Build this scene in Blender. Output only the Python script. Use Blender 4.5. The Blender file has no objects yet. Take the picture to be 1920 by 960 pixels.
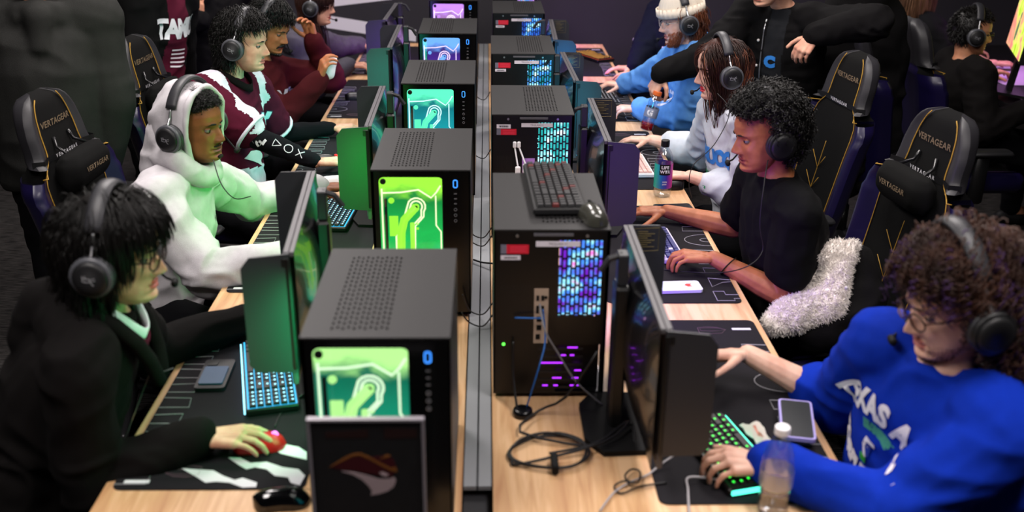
import bpy, bmesh, math, random
import numpy as np
from mathutils import Vector, Matrix, Quaternion
from mathutils.bvhtree import BVHTree
random.seed(7); rng = np.random.default_rng(7)
SC = bpy.context.scene; COL = SC.collection
# ---------------------------------------------------------------- camera
F = 1900.; TI = math.radians(22.3047); YW = math.radians(1.5694); RL = math.radians(.6544); CZ = 2.07
def ray(u, v):
    u -= 960; v -= 480
    c, s = math.cos(RL), math.sin(RL); u, v = u*c+v*s, -u*s+v*c
    x, yc, zc = u/F, -v/F, 1.
    y = yc*math.sin(TI)+zc*math.cos(TI); z = yc*math.cos(TI)-zc*math.sin(TI)
    c, s = math.cos(YW), math.sin(YW)
    return Vector((x*c+y*s, -x*s+y*c, z))
def R(u, v, y): r = ray(u, v); return r*(y/r.y)+Vector((0, 0, CZ))     # point seen at (u,v), y metres down the room
def D(u, v, z): r = ray(u, v); return r*((z-CZ)/r.z)+Vector((0, 0, CZ))  # point seen at (u,v) at height z
def RX(u, v, x): r = ray(u, v); return r*(x/r.x)+Vector((0, 0, CZ))
cd = bpy.data.cameras.new('camera'); cam = bpy.data.objects.new('camera', cd); COL.objects.link(cam); SC.camera = cam
fw = ray(960, 480).normalized(); rt = (ray(961, 480)-ray(960, 480)).normalized(); up = rt.cross(fw)
cam.matrix_world = Matrix(((rt.x, up.x, -fw.x, 0), (rt.y, up.y, -fw.y, 0), (rt.z, up.z, -fw.z, CZ), (0, 0, 0, 1)))
cd.sensor_width = 36; cd.lens = F/1920*36; cd.clip_start = .05
cd.dof.use_dof = True; cd.dof.focus_distance = 3.9; cd.dof.aperture_fstop = 2.2
# ---------------------------------------------------------------- world, exposure
w = bpy.data.worlds.new('world'); SC.world = w; w.use_nodes = True
w.node_tree.nodes['Background'].inputs[0].default_value = (.6, .6, .65, 1)
w.node_tree.nodes['Background'].inputs[1].default_value = .05
SC.view_settings.view_transform = 'Standard'; SC.view_settings.look = 'None'; SC.view_settings.gamma = 1; SC.view_settings.exposure = 0.0
try: SC.view_settings.use_curve_mapping = False
except Exception: pass
CEIL = 3.1
LIGHTS = [(-1.1, 1.2, 46), (1.1, 1.2, 46), (-1.1, 3.6, 52), (1.1, 3.6, 52), (-1.1, 6., 44), (1.1, 6., 44)]
def area(name, loc, rot, sx, sy, power, col, parent=None, spread=math.pi):
    l = bpy.data.lights.new(name, 'AREA'); l.shape = 'RECTANGLE'; l.size = sx; l.size_y = sy; l.energy = power; l.color = col; l.spread = spread
    o = bpy.data.objects.new(name, l); COL.objects.link(o); o.location = loc; o.rotation_euler = rot
    if parent: o.parent = parent
    return o
for i, (x, y, p) in enumerate(LIGHTS): area('ceiling_lamp_light', (x, y, CEIL-.09), (0, 0, 0), .6, 1.2, p, (1, .93, .9))
# ---------------------------------------------------------------- materials
def lin(h):
    if isinstance(h, (tuple, list)): return tuple(h[:3])
    h = h.lstrip('#'); c = [int(h[i:i+2], 16)/255 for i in (0, 2, 4)]
    return tuple(x/12.92 if x <= .04045 else ((x+.055)/1.055)**2.4 for x in c)
MT = {}
def M(name, col='#808080', rough=.5, metal=0., emis=None, es=0., noise=0., nscale=30., bump=0., bscale=200., trans=0., spec=.5, col2=None, ior=1.45, coat=0., sheen=0.):
    if name in MT: return MT[name]
    m = bpy.data.materials.new(name); MT[name] = m; m.use_nodes = True; nt = m.node_tree; b = nt.nodes['Principled BSDF']
    c = lin(col); b.inputs['Base Color'].default_value = (*c, 1); b.inputs['Roughness'].default_value = rough; b.inputs['Metallic'].default_value = metal
    b.inputs['Specular IOR Level'].default_value = spec; b.inputs['IOR'].default_value = ior
    b.inputs['Transmission Weight'].default_value = trans; b.inputs['Coat Weight'].default_value = coat
    if sheen: b.inputs['Sheen Weight'].default_value = sheen; b.inputs['Sheen Roughness'].default_value = .6
    if emis is not None: b.inputs['Emission Color'].default_value = (*lin(emis), 1); b.inputs['Emission Strength'].default_value = es
    tc = nt.nodes.new('ShaderNodeTexCoord')
    if noise or col2:
        n = nt.nodes.new('ShaderNodeTexNoise'); n.inputs['Scale'].default_value = nscale; n.inputs['Detail'].default_value = 5
        nt.links.new(tc.outputs['Object'], n.inputs['Vector'])
        r = nt.nodes.new('ShaderNodeValToRGB'); nt.links.new(n.outputs['Fac'], r.inputs[0])
        a = c; d = lin(col2) if col2 else tuple(min(1, x*(1+noise)+.0) for x in c); a2 = c if col2 else tuple(x*(1-noise) for x in c)
        r.color_ramp.elements[0].position = .35; r.color_ramp.elements[1].position = .65
        r.color_ramp.elements[0].color = (*a2, 1); r.color_ramp.elements[1].color = (*d, 1)
        nt.links.new(r.outputs[0], b.inputs['Base Color'])
    if bump:
        n2 = nt.nodes.new('ShaderNodeTexNoise'); n2.inputs['Scale'].default_value = bscale; n2.inputs['Detail'].default_value = 3
        nt.links.new(tc.outputs['Object'], n2.inputs['Vector'])
        bp = nt.nodes.new('ShaderNodeBump'); bp.inputs['Strength'].default_value = bump; bp.inputs['Distance'].default_value = .003
        nt.links.new(n2.outputs['Fac'], bp.inputs['Height']); nt.links.new(bp.outputs[0], b.inputs['Normal'])
    return m
def E(name, col, s=1.): return M(name, '#000000', .5, emis=col, es=s)
def wood():
    m = M('oak_laminate', '#d9ae82', .42); nt = m.node_tree; b = nt.nodes['Principled BSDF']
    tc = nt.nodes['Texture Coordinate']; mp = nt.nodes.new('ShaderNodeMapping'); mp.inputs['Scale'].default_value = (22, 1.6, 10)
    n = nt.nodes.new('ShaderNodeTexNoise'); n.inputs['Scale'].default_value = 1.6; n.inputs['Detail'].default_value = 8; n.inputs['Distortion'].default_value = .8
    r = nt.nodes.new('ShaderNodeValToRGB'); nt.links.new(tc.outputs['Object'], mp.inputs[0]); nt.links.new(mp.outputs[0], n.inputs['Vector']); nt.links.new(n.outputs['Fac'], r.inputs[0])
    e = r.color_ramp.elements; e[0].position = .3; e[0].color = (*lin('#b88860'), 1); e[1].position = .62; e[1].color = (*lin('#dcb48a'), 1)
    k = r.color_ramp.elements.new(.5); k.color = (*lin('#cfa478'), 1)
    nt.links.new(r.outputs[0], b.inputs['Base Color']); return m
WOOD = wood()
def carpet():
    m = M('carpet_charcoal', '#2c2a2a', .95, spec=.1); nt = m.node_tree; b = nt.nodes['Principled BSDF']
    tc = nt.nodes['Texture Coordinate']; mp = nt.nodes.new('ShaderNodeMapping'); mp.inputs['Scale'].default_value = (14, 160, 1)
    n = nt.nodes.new('ShaderNodeTexNoise'); n.inputs['Scale'].default_value = 1.; n.inputs['Detail'].default_value = 4
    r = nt.nodes.new('ShaderNodeValToRGB'); nt.links.new(tc.outputs['Object'], mp.inputs[0]); nt.links.new(mp.outputs[0], n.inputs['Vector']); nt.links.new(n.outputs['Fac'], r.inputs[0])
    e = r.color_ramp.elements; e[0].position = .4; e[0].color = (*lin('#1a1919'), 1); e[1].position = .62; e[1].color = (*lin('#454241'), 1)
    nt.links.new(r.outputs[0], b.inputs['Base Color']); return m
BLK = M('black_plastic', '#0d0d0e', .38); BLKM = M('black_matte', '#0a0a0b', .7, spec=.25)
CASETOP = M('powder_coated_steel', '#1f1e1f', .55, bump=.05, bscale=900, spec=.4)
GREYP = M('grey_plastic', '#55545a', .4); STEEL = M('brushed_steel', '#b8b8bc', .3, .9); WHT = M('white_plastic', '#e8e6ea', .4)
INK = M('white_print', '#d8d6dc', .6)
def glass(name, tint=(1, 1, 1), alpha=.12, rough=.03):      # thin clear sheet: lets the light of what is behind it through
    if name in MT: return MT[name]
    m = bpy.data.materials.new(name); MT[name] = m; m.use_nodes = True; nt = m.node_tree; nt.nodes.clear()
    o = nt.nodes.new('ShaderNodeOutputMaterial'); mx = nt.nodes.new('ShaderNodeMixShader'); t = nt.nodes.new('ShaderNodeBsdfTransparent'); g = nt.nodes.new('ShaderNodeBsdfGlossy')
    t.inputs[0].default_value = (*tint, 1); g.inputs['Roughness'].default_value = rough; mx.inputs[0].default_value = alpha
    nt.links.new(t.outputs[0], mx.inputs[1]); nt.links.new(g.outputs[0], mx.inputs[2]); nt.links.new(mx.outputs[0], o.inputs[0]); return m
# ---------------------------------------------------------------- object helpers
def tag(o, label=None, cat=None, group=None, kind=None):
    if label: o['label'] = label
    if cat: o['category'] = cat
    if group: o['group'] = group
    if kind: o['kind'] = kind
    return o
def mt4(loc, rz=0, rx=0, ry=0): return Matrix.Translation(Vector(loc)) @ Matrix.Rotation(rz, 4, 'Z') @ Matrix.Rotation(ry, 4, 'Y') @ Matrix.Rotation(rx, 4, 'X')
def empty(name, mat=None, loc=(0, 0, 0), rz=0, **k):
    o = bpy.data.objects.new(name, None); COL.objects.link(o); o.empty_display_size = .05
    o.matrix_world = mat if mat is not None else mt4(loc, rz); tag(o, **k); return o
def link(name, me, m, parent=None, smooth=None):
    o = bpy.data.objects.new(name, me); COL.objects.link(o)
    if m is not None:
        for mm in (m if isinstance(m, (list, tuple)) else [m]):
            me.materials.append(mm)
    if parent: o.parent = parent
    if smooth: me.polygons.foreach_set('use_smooth', [True]*len(me.polygons))
    return o
class B:                                                    # mesh collector
    def __init__(s): s.v = []; s.f = []; s.mi = []; s.X = Matrix.Identity(4); s.m = 0
    def add(s, vs, fs):
        n = len(s.v); s.v += [tuple(s.X @ Vector(q)) for q in vs]; s.f += [tuple(n+i for i in q) for q in fs]; s.mi += [s.m]*len(fs); return s
    def box(s, x0, x1, y0, y1, z0, z1, bev=0):
        if bev:
            b = min(bev, (x1-x0)/2.01, (y1-y0)/2.01, (z1-z0)/2.01)
            def ring(z, i): return [(x0+i, y0+i+b, z), (x0+i+b, y0+i, z), (x1-i-b, y0+i, z), (x1-i, y0+i+b, z), (x1-i, y1-i-b, z), (x1-i-b, y1-i, z), (x0+i+b, y1-i, z), (x0+i, y1-i-b, z)]
            vs = []
            for z, i in ((z0, b*.6), (z0+b, 0), (z1-b, 0), (z1, b*.6)): vs += ring(z, i)
            fs = [tuple(reversed(range(8))), tuple(range(24, 32))]
            for k in range(3):
                for j in range(8): fs.append((k*8+j, k*8+(j+1) % 8, k*8+8+(j+1) % 8, k*8+8+j))
            return s.add(vs, fs)
        return s.add([(x0, y0, z0), (x1, y0, z0), (x1, y1, z0), (x0, y1, z0), (x0, y0, z1), (x1, y0, z1), (x1, y1, z1), (x0, y1, z1)],
                     [(3, 2, 1, 0), (4, 5, 6, 7), (0, 1, 5, 4), (1, 2, 6, 5), (2, 3, 7, 6), (3, 0, 4, 7)])
    def prism(s, pts, h0, h1, plane='z'):                   # polygon extruded along an axis
        def mk(a, b, c): return {'z': (a, b, c), 'y': (a, c, b), 'x': (c, a, b)}[plane]
        n = len(pts); vs = [mk(a, b, h0) for a, b in pts]+[mk(a, b, h1) for a, b in pts]
        fs = [tuple(reversed(range(n))), tuple(range(n, 2*n))]+[(i, (i+1) % n, n+(i+1) % n, n+i) for i in range(n)]
        return s.add(vs, fs)
    def tube(s, pts, r, n=6, closed=False, caps=True):
        pts = [Vector(p) for p in pts]; k = len(pts)
        rs = r if isinstance(r, (list, tuple)) else [r]*k
        vs = []; fs = []; nrm = None
        for i, p in enumerate(pts):
            a = pts[(i-1) % k] if (closed or i > 0) else p; b = pts[(i+1) % k] if (closed or i < k-1) else p
            t = (b-a); t = t.normalized() if t.length > 1e-9 else Vector((0, 0, 1))
            if nrm is None: nrm = t.orthogonal().normalized()
            nrm = (nrm-t*nrm.dot(t)); nrm = nrm.normalized() if nrm.length > 1e-6 else t.orthogonal().normalized()
            bn = t.cross(nrm)
            for j in range(n): an = 2*math.pi*j/n; vs.append(p+(nrm*math.cos(an)+bn*math.sin(an))*rs[i])
        for i in range(k if closed else k-1):
            for j in range(n): fs.append((i*n+j, i*n+(j+1) % n, ((i+1) % k)*n+(j+1) % n, ((i+1) % k)*n+j))
        if caps and not closed: fs += [tuple(reversed(range(n))), tuple(range((k-1)*n, k*n))]
        return s.add(vs, fs)
    def lathe(s, prof, n=24, axis='z', c=(0, 0, 0)):
        vs = []; fs = []
        for r, h in prof:
            for j in range(n):
                a = 2*math.pi*j/n; p = (r*math.cos(a), r*math.sin(a), h)
                if axis == 'x': p = (h, r*math.cos(a), r*math.sin(a))
                if axis == 'y': p = (r*math.sin(a), h, r*math.cos(a))
                vs.append((p[0]+c[0], p[1]+c[1], p[2]+c[2]))
        k = len(prof)
        for i in range(k-1):
            for j in range(n): fs.append((i*n+j, i*n+(j+1) % n, (i+1)*n+(j+1) % n, (i+1)*n+j))
        fs += [tuple(reversed(range(n))), tuple(range((k-1)*n, k*n))]
        return s.add(vs, fs)
    def ell(s, c, r, n=14, k=9):
        vs = [];
        for i in range(k):
            ph = -math.pi/2+math.pi*(i+.5)/k
            for j in range(n): a = 2*math.pi*j/n; vs.append((c[0]+r[0]*math.cos(ph)*math.cos(a), c[1]+r[1]*math.cos(ph)*math.sin(a), c[2]+r[2]*math.sin(ph)))
        fs = [(i*n+j, i*n+(j+1) % n, (i+1)*n+(j+1) % n, (i+1)*n+j) for i in range(k-1) for j in range(n)]+[tuple(reversed(range(n))), tuple(range((k-1)*n, k*n))]
        return s.add(vs, fs)
    def grid(s, P, closed_u=False):                          # P[i][j] -> quads
        a = len(P); b = len(P[0]); vs = [p for r in P for p in r]
        fs = [(i*b+j, i*b+(j+1) % b, (i+1)*b+(j+1) % b, (i+1)*b+j) for i in range(a-1) for j in range(b if closed_u else b-1)]
        return s.add(vs, fs)
    def mesh(s, name='m'):
        me = bpy.data.meshes.new(name); me.from_pydata(s.v, [], s.f)
        if any(s.mi): me.polygons.foreach_set('material_index', s.mi)
        me.update(); return me
    def put(s, name, m, parent=None, smooth=False, **k): return tag(link(name, s.mesh(name), m, parent, smooth), **k)
def rrect(x0, x1, y0, y1, r, n=4):
    p = []
    for cx, cy, a0 in ((x1-r, y0+r, -90), (x1-r, y1-r, 0), (x0+r, y1-r, 90), (x0+r, y0+r, 180)):
        for i in range(n+1): a = math.radians(a0+90*i/n); p.append((cx+r*math.cos(a), cy+r*math.sin(a)))
    return p
def copy_tree(o, parent=None):
    c = o.copy(); COL.objects.link(c)
    if parent: c.parent = parent
    for ch in list(o.children): copy_tree(ch, c)
    return c
def text_mesh(s, size=1., bold=0., space=1., align='CENTER', ext=0., shear=0., cuts=0):
    cu = bpy.data.curves.new('t', 'FONT'); cu.body = s; cu.size = size; cu.offset = bold; cu.space_character = space; cu.align_x = align; cu.align_y = 'CENTER'; cu.extrude = ext; cu.shear = shear; cu.resolution_u = 3
    o = bpy.data.objects.new('t', cu); COL.objects.link(o)
    dg = bpy.context.evaluated_depsgraph_get(); me = bpy.data.meshes.new_from_object(o.evaluated_get(dg)); bpy.data.objects.remove(o)
    if cuts:
        bm = bmesh.new(); bm.from_mesh(me); xs = [v.co.x for v in bm.verts]; ys = [v.co.y for v in bm.verts]
        for ax, lo, hi in ((0, min(xs), max(xs)), (1, min(ys), max(ys))):
            t = lo+cuts
            while t < hi:
                no = Vector((1, 0, 0)) if ax == 0 else Vector((0, 1, 0)); co = no*t
                bmesh.ops.bisect_plane(bm, geom=bm.verts[:]+bm.edges[:]+bm.faces[:], plane_co=co, plane_no=no); t += cuts
        bm.to_mesh(me); bm.free()
    return me
def text_on(name, s, size, mat, parent, mw, **k):            # flat lettering placed with a local matrix
    me = text_mesh(s, size, **k); me.transform(mw); return link(name, me, mat, parent)
def frame(o, x, z):                                          # matrix from origin, text right, face normal
    x = Vector(x).normalized(); z = Vector(z).normalized(); y = z.cross(x).normalized(); x = y.cross(z)
    return Matrix(((x.x, y.x, z.x, o[0]), (x.y, y.y, z.y, o[1]), (x.z, y.z, z.z, o[2]), (0, 0, 0, 1)))
# ---------------------------------------------------------------- the room
XW = 5.2; YB = 7.9; YF = -3
st = dict(kind='structure')
B().box(-XW, XW, YF, YB, -.05, 0).put('floor', carpet(), **st)
WALL = M('wall_paint_charcoal', '#26242a', .75, noise=.06, nscale=3)
B().box(-XW, XW, YF, YB, CEIL, CEIL+.05).put('ceiling', M('ceiling_dark', '#3a3838', .9), **st)
B().box(-XW, XW, YB, YB+.1, 0, CEIL).put('wall_back', WALL, **st)
B().box(-XW, XW, YF-.1, YF, 0, CEIL).put('wall_front', WALL, **st)
B().box(-XW-.1, -XW, YF, YB, 0, CEIL).put('wall_left', WALL, **st)
B().box(XW, XW+.1, YF, YB, 0, CEIL).put('wall_right', WALL, **st)
B().box(-XW, XW, YB-.015, YB, 0, .1).put('baseboard_back', BLK, **st)
WS = M('white_wall_stripe', '#d9d6de', .6)
for i, q in enumerate(([(560, 20), (560, -8), (760, -8), (735, -1)], [(560, 20), (560, 44), (780, 78), (780, 56)])):
    P = [R(a, b, YB-.003) for a, b in q]
    B().prism([(p.x, p.z) for p in P], YB-.004, YB-.0005, 'y').put('trim_%d' % (i+1), WS, **st)
for q in (([(300, 40), (300, 12), (372, 30), (372, 44)]),):
    P = [R(a, b, YB-.003) for a, b in q]; B().prism([(p.x, p.z) for p in P], YB-.004, YB-.0005, 'y').put('trim_3', WS, **st)
for i, (x, y, p) in enumerate(LIGHTS):
    t = empty('ceiling_light', loc=(x, y, CEIL), label='flat ceiling light panel outside the view, %s over the %s desk' % (('nearest', 'middle', 'farthest')[i//2], ('left', 'right')[i % 2]), cat='light', group='ceiling lights over the desks')
    B().box(-.33, .33, -.63, .63, -.03, 0).put('frame', M('light_frame', '#cccccc', .5), t)
    B().box(-.3, .3, -.6, .6, -.05, -.031).put('diffuser', E('diffuser', '#fff4ee', 3), t)
# ---------------------------------------------------------------- desks
DZ = .75; XL = -.837; XR = .814; GL = -.052; GR = .0135; DY0 = 1.52; DY1 = 7.14
LEG = M('desk_leg_steel', '#1b1b1d', .5, .6)
def desk(x0, x1, ch, sides, label):
    t = empty('gaming_desk', loc=((x0+x1)/2, (DY0+DY1)/2, 0), label=label, cat='desk')
    t.matrix_world = Matrix.Translation(((x0+x1)/2, DY0, 0)); hx = (x1-x0)/2
    L = DY1-DY0; n = 4
    for i in range(n):
        a = L*i/n; b = L*(i+1)/n-.0015
        B().box(-hx, hx, a, b, DZ-.028, DZ, .002).put('desktop', WOOD, t)
    for i in range(n+1):
        y = .05+(L-.1)*i/n
        for sx in (-1, 1): B().box(sx*(hx-.06)-.025, sx*(hx-.06)+.025, y-.025, y+.025, 0, DZ-.03).put('leg', LEG, t)
    B().box(-hx+.05, hx-.05, .05, L-.05, DZ-.07, DZ-.03).put('under_frame', LEG, t)
    return t
desk(XL, GL-.001, 0, 0, 'long oak-topped desk on the left, under the seated players facing right')
desk(GR+.001, XR, 0, 0, 'long oak-topped desk on the right, under the seated players facing left')
TRAY = M('tray_grey', '#8e9094', .5)
t = empty('cable_tray', loc=((GL+GR)/2, 1.88, 0), label='grey metal cable channel with a centre seam between the two rows of desks', cat='cable tray')
hx = (GR-GL)/2
B().box(-hx+.002, -.002, 0, 5.26, DZ-.012, DZ-.002).put('tray_cover', TRAY, t)
B().box(.002, hx-.002, 0, 5.26, DZ-.012, DZ-.002).put('tray_cover', TRAY, t)
B().box(-hx+.002, hx-.002, -.36, 5.26, DZ-.1, DZ-.03).put('tray_channel', M('tray_dark', '#26262a', .6), t)
# ---------------------------------------------------------------- desk mats
MATM = M('mousepad_cloth', '#18161a', .85, noise=.15, nscale=400, spec=.2); MLINE = M('mousepad_line_print', '#8f8d92', .8)
def mouse_mat(side, yn, yf, label):
    t = empty('desk_mat', loc=(0, 0, DZ), label=label, cat='desk mat')
    xo = (XL+.02) if side < 0 else (XR-.02); xi = xo-side*.42
    a, b = min(xo, xi), max(xo, xi); cx = (a+b)/2; t.matrix_world = mt4((cx, (yn+yf)/2, DZ)); h = (b-a)/2; hy = (yf-yn)/2
    B().prism(rrect(-h, h, -hy, hy, .02), .0002, .003).put('mat_sheet', MATM, t)
    g = B(); z = .0036; s = side
    def pl(pts, close=False): g.tube([(s*(h-q[0]), -hy+q[1], z-.0006) for q in pts], .0016, 4, closed=close)
    # oversize outlined capitals that run off the edge at the player's side
    if side > 0: pl([(.0, .03), (.02, .03), (.02, .015), (.075, .015), (.075, .085), (.04, .085), (.04, .06), (.0, .06)])
    else: pl([(.0, .02), (.07, .02), (.07, .06), (.0, .06)])
    yy = .12; pl([(.002, yy+.04), (.03, yy+.035), (.07, yy+.0), (.07, yy+.07), (.002, yy+.055)]) if side > 0 else None
    o = .15 if side < 0 else .5
    def arc(c, r1, r2, n=12): pl([(max(.002, r1*math.cos(a2)), c+r2*math.sin(a2)) for a2 in [math.pi*(k/n-.5) for k in range(n+1)]])
    arc(o+.03, .085, .055); arc(o+.03, .03, .018)
    ys = [o+.12+.075*k for k in range(6)] if side < 0 else [.23, .31, .39, .62, .7]
    for k, y in enumerate(ys):
        if y+.05 < 2*hy-.12 or side > 0: pl([(.002, y), (.07+.006*(k % 2), y), (.07, y+.045), (.002, y+.04+.008*(k % 2))])
    # far-end / near-end emblem and maker's bar
    yb = .045 if side < 0 else 2*hy-.045
    g2 = B(); g2.prism([(s*(h-.02), -hy+yb-.022), (s*(h-.075), -hy+yb-.022), (s*(h-.075), -hy+yb-.01), (s*(h-.02), -hy+yb-.01)], .0031, .0038)
    g2.put('printed_bar', INK, t)
    g.put('printed_outlines', MLINE, t, kind='stuff')
    g3 = B(); e = [(.095, 0), (.11, .022), (.15, .026), (.175, .02), (.175, -.012), (.15, -.018), (.12, -.015)]
    g3.tube([(s*(h-p[0]), -hy+yb+(.02 if side < 0 else -.02)+p[1]*(1 if side < 0 else -1), z-.0006) for p in e], .0012, 4, closed=True)
    g3.tube([(s*(h-p[0]*.92-.008), -hy+yb+(.02 if side < 0 else -.02)+p[1]*.45, z-.0006) for p in e], .0009, 4, closed=True)
    g3.put('printed_crest', M('crest_print', '#57414a', .8), t)
    return t
NM = ['nearest', 'second nearest', 'third nearest', 'fourth nearest', 'farthest']
LM = [(1.867, 2.767), (2.91, 3.81), (4.0, 4.88), (5.06, 5.95), (6.1, 7.)]
RM = [(1.805, 2.708), (2.83, 3.73), (3.93, 4.83), (5.02, 5.9), (6.08, 6.98)]
for i, (a, b) in enumerate(LM): mouse_mat(-1, a, b, 'black printed desk mat on the left desk, %s of its row' % NM[i])
for i, (a, b) in enumerate(RM): mouse_mat(1, a, b, 'black printed desk mat on the right desk, %s of its row' % NM[i])
# white paint-splash print on the two nearest mats
g = B()
def blot(q, z=DZ+.0034): 
    P = [D(a, b, z) for a, b in q]; g.prism([(p.x, p.y) for p in P], z-.0003, z+.0004)
for q in ([(340, 878), (365, 880), (400, 882), (418, 892), (440, 900), (455, 896), (482, 905), (480, 913), (455, 914), (430, 905), (405, 903), (385, 905), (370, 895)],
          [(428, 858), (450, 858), (470, 868), (500, 866), (530, 876), (560, 880), (572, 892), (562, 910), (545, 905), (540, 895), (515, 892), (500, 880), (478, 876), (462, 880), (448, 872)],
          [(510, 838), (530, 832), (560, 838), (575, 848), (575, 862), (545, 855), (525, 850)]): blot(q)
splash = g.put('printed_splash', INK, None, kind='stuff'); splash.parent = next(o for o in COL.objects if o.name == 'desk_mat'); splash.matrix_parent_inverse = splash.parent.matrix_world.inverted()
# ---------------------------------------------------------------- computers
CW, CD, CH = .281, .445, .46
def plate_mat(name, c0, c1, c2, s):
    m = M(name, '#000000', .5, emis='#ffffff', es=s); nt = m.node_tree; b = nt.nodes['Principled BSDF']; tc = nt.nodes['Texture Coordinate']
    sp = nt.nodes.new('ShaderNodeSeparateXYZ'); nt.links.new(tc.outputs['Object'], sp.inputs[0])
    n = nt.nodes.new('ShaderNodeTexNoise'); n.inputs['Scale'].default_value = 13; n.inputs['Detail'].default_value = 4; n.inputs['Distortion'].default_value = 1; nt.links.new(tc.outputs['Object'], n.inputs['Vector'])
    ad = nt.nodes.new('ShaderNodeMath'); ad.operation = 'MULTIPLY_ADD'; nt.links.new(n.outputs['Fac'], ad.inputs[0]); ad.inputs[1].default_value = .13; nt.links.new(sp.outputs['Z'], ad.inputs[2])
    r = nt.nodes.new('ShaderNodeValToRGB'); nt.links.new(ad.outputs[0], r.inputs[0]); e = r.color_ramp.elements
    e[0].position = .16; e[0].color = (*lin(c2), 1); e[1].position = .475; e[1].color = (*lin(c0), 1); k = e.new(.43); k.color = tuple(x*.5 for x in lin(c1))+(1,); k = e.new(.30); k.color = (*lin(c1), 1)
    nt.links.new(r.outputs[0], b.inputs['Emission Color']); return m
PAL = {  # top band, middle, bottom, highlight line, light out of the side
 'mint': ('#b8ff90', '#12906c', '#10b8c8', '#e0ffd0', (.05, 1, .30)),
 'lime': ('#a0ff40', '#18b850', '#10d0a0', '#f0ffc0', (.02, 1, .10)),
 'aqua': ('#60ffc0', '#10a0a8', '#1888c0', '#c8fff8', (.02, 1, .62)),
 'violet': ('#70b0ff', '#5028a0', '#7040d0', '#f0d8ff', (.32, .15, 1)),
 'pink': ('#d090ff', '#e0a0f8', '#f0c0ff', '#fff0ff', (.6, .1, 1)),
 'purple': ('#a060ff', '#7020c0', '#c030e0', '#ffc0ff', (.28, .05, 1)),
 'ice': ('#80e0ff', '#20a0a0', '#40c0c0', '#e0ffff', (.02, .55, .8)),
 'teal': ('#40d0d0', '#108080', '#1060a0', '#b0ffff', (.02, .35, .9)),
 'blue': ('#6080ff', '#2040b0', '#3060d0', '#c0d8ff', (.45, .08, 1)),
}
def top_panel():
    b = B(); x0, x1, y0, y1 = .05, .165, .03, .40; nx, ny = 11, 17
    b.box(0, x0, 0, CD, CH-.004, CH); b.box(x1, CW, 0, CD, CH-.004, CH); b.box(x0, x1, 0, y0, CH-.004, CH); b.box(x0, x1, y1, CD, CH-.004, CH)
    dx = (x1-x0)/nx; dy = (y1-y0)/ny
    for i in range(nx):
        for j in range(ny):
            a, c = x0+i*dx, y0+j*dy; o = dy*.22*(1 if i % 2 else -1); p = [(a, c), (a+dx, c), (a+dx, c+dy), (a, c+dy)]
            q = [(a+dx*.27, c+dy*.24+o*.5), (a+dx*.73, c+dy*.24+o*.5), (a+dx*.73, c+dy*.76+o*.5), (a+dx*.27, c+dy*.76+o*.5)]
            vs = [(*k, CH) for k in p+q]+[(*k, CH-.004) for k in q]
            b.add(vs, [(k, (k+1) % 4, 4+(k+1) % 4, 4+k) for k in range(4)]+[(4+k, 4+(k+1) % 4, 8+(k+1) % 4, 8+k) for k in range(4)])
    return b.mesh('top_panel')
TOPM = top_panel(); TOPM.materials.append(CASETOP)
SHELL = M('case_shell_black', '#08080a', .35); INNER = M('case_inner', '#101014', .6)
PANEG = glass('tempered_glass', (.95, .95, .98), .06)
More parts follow.
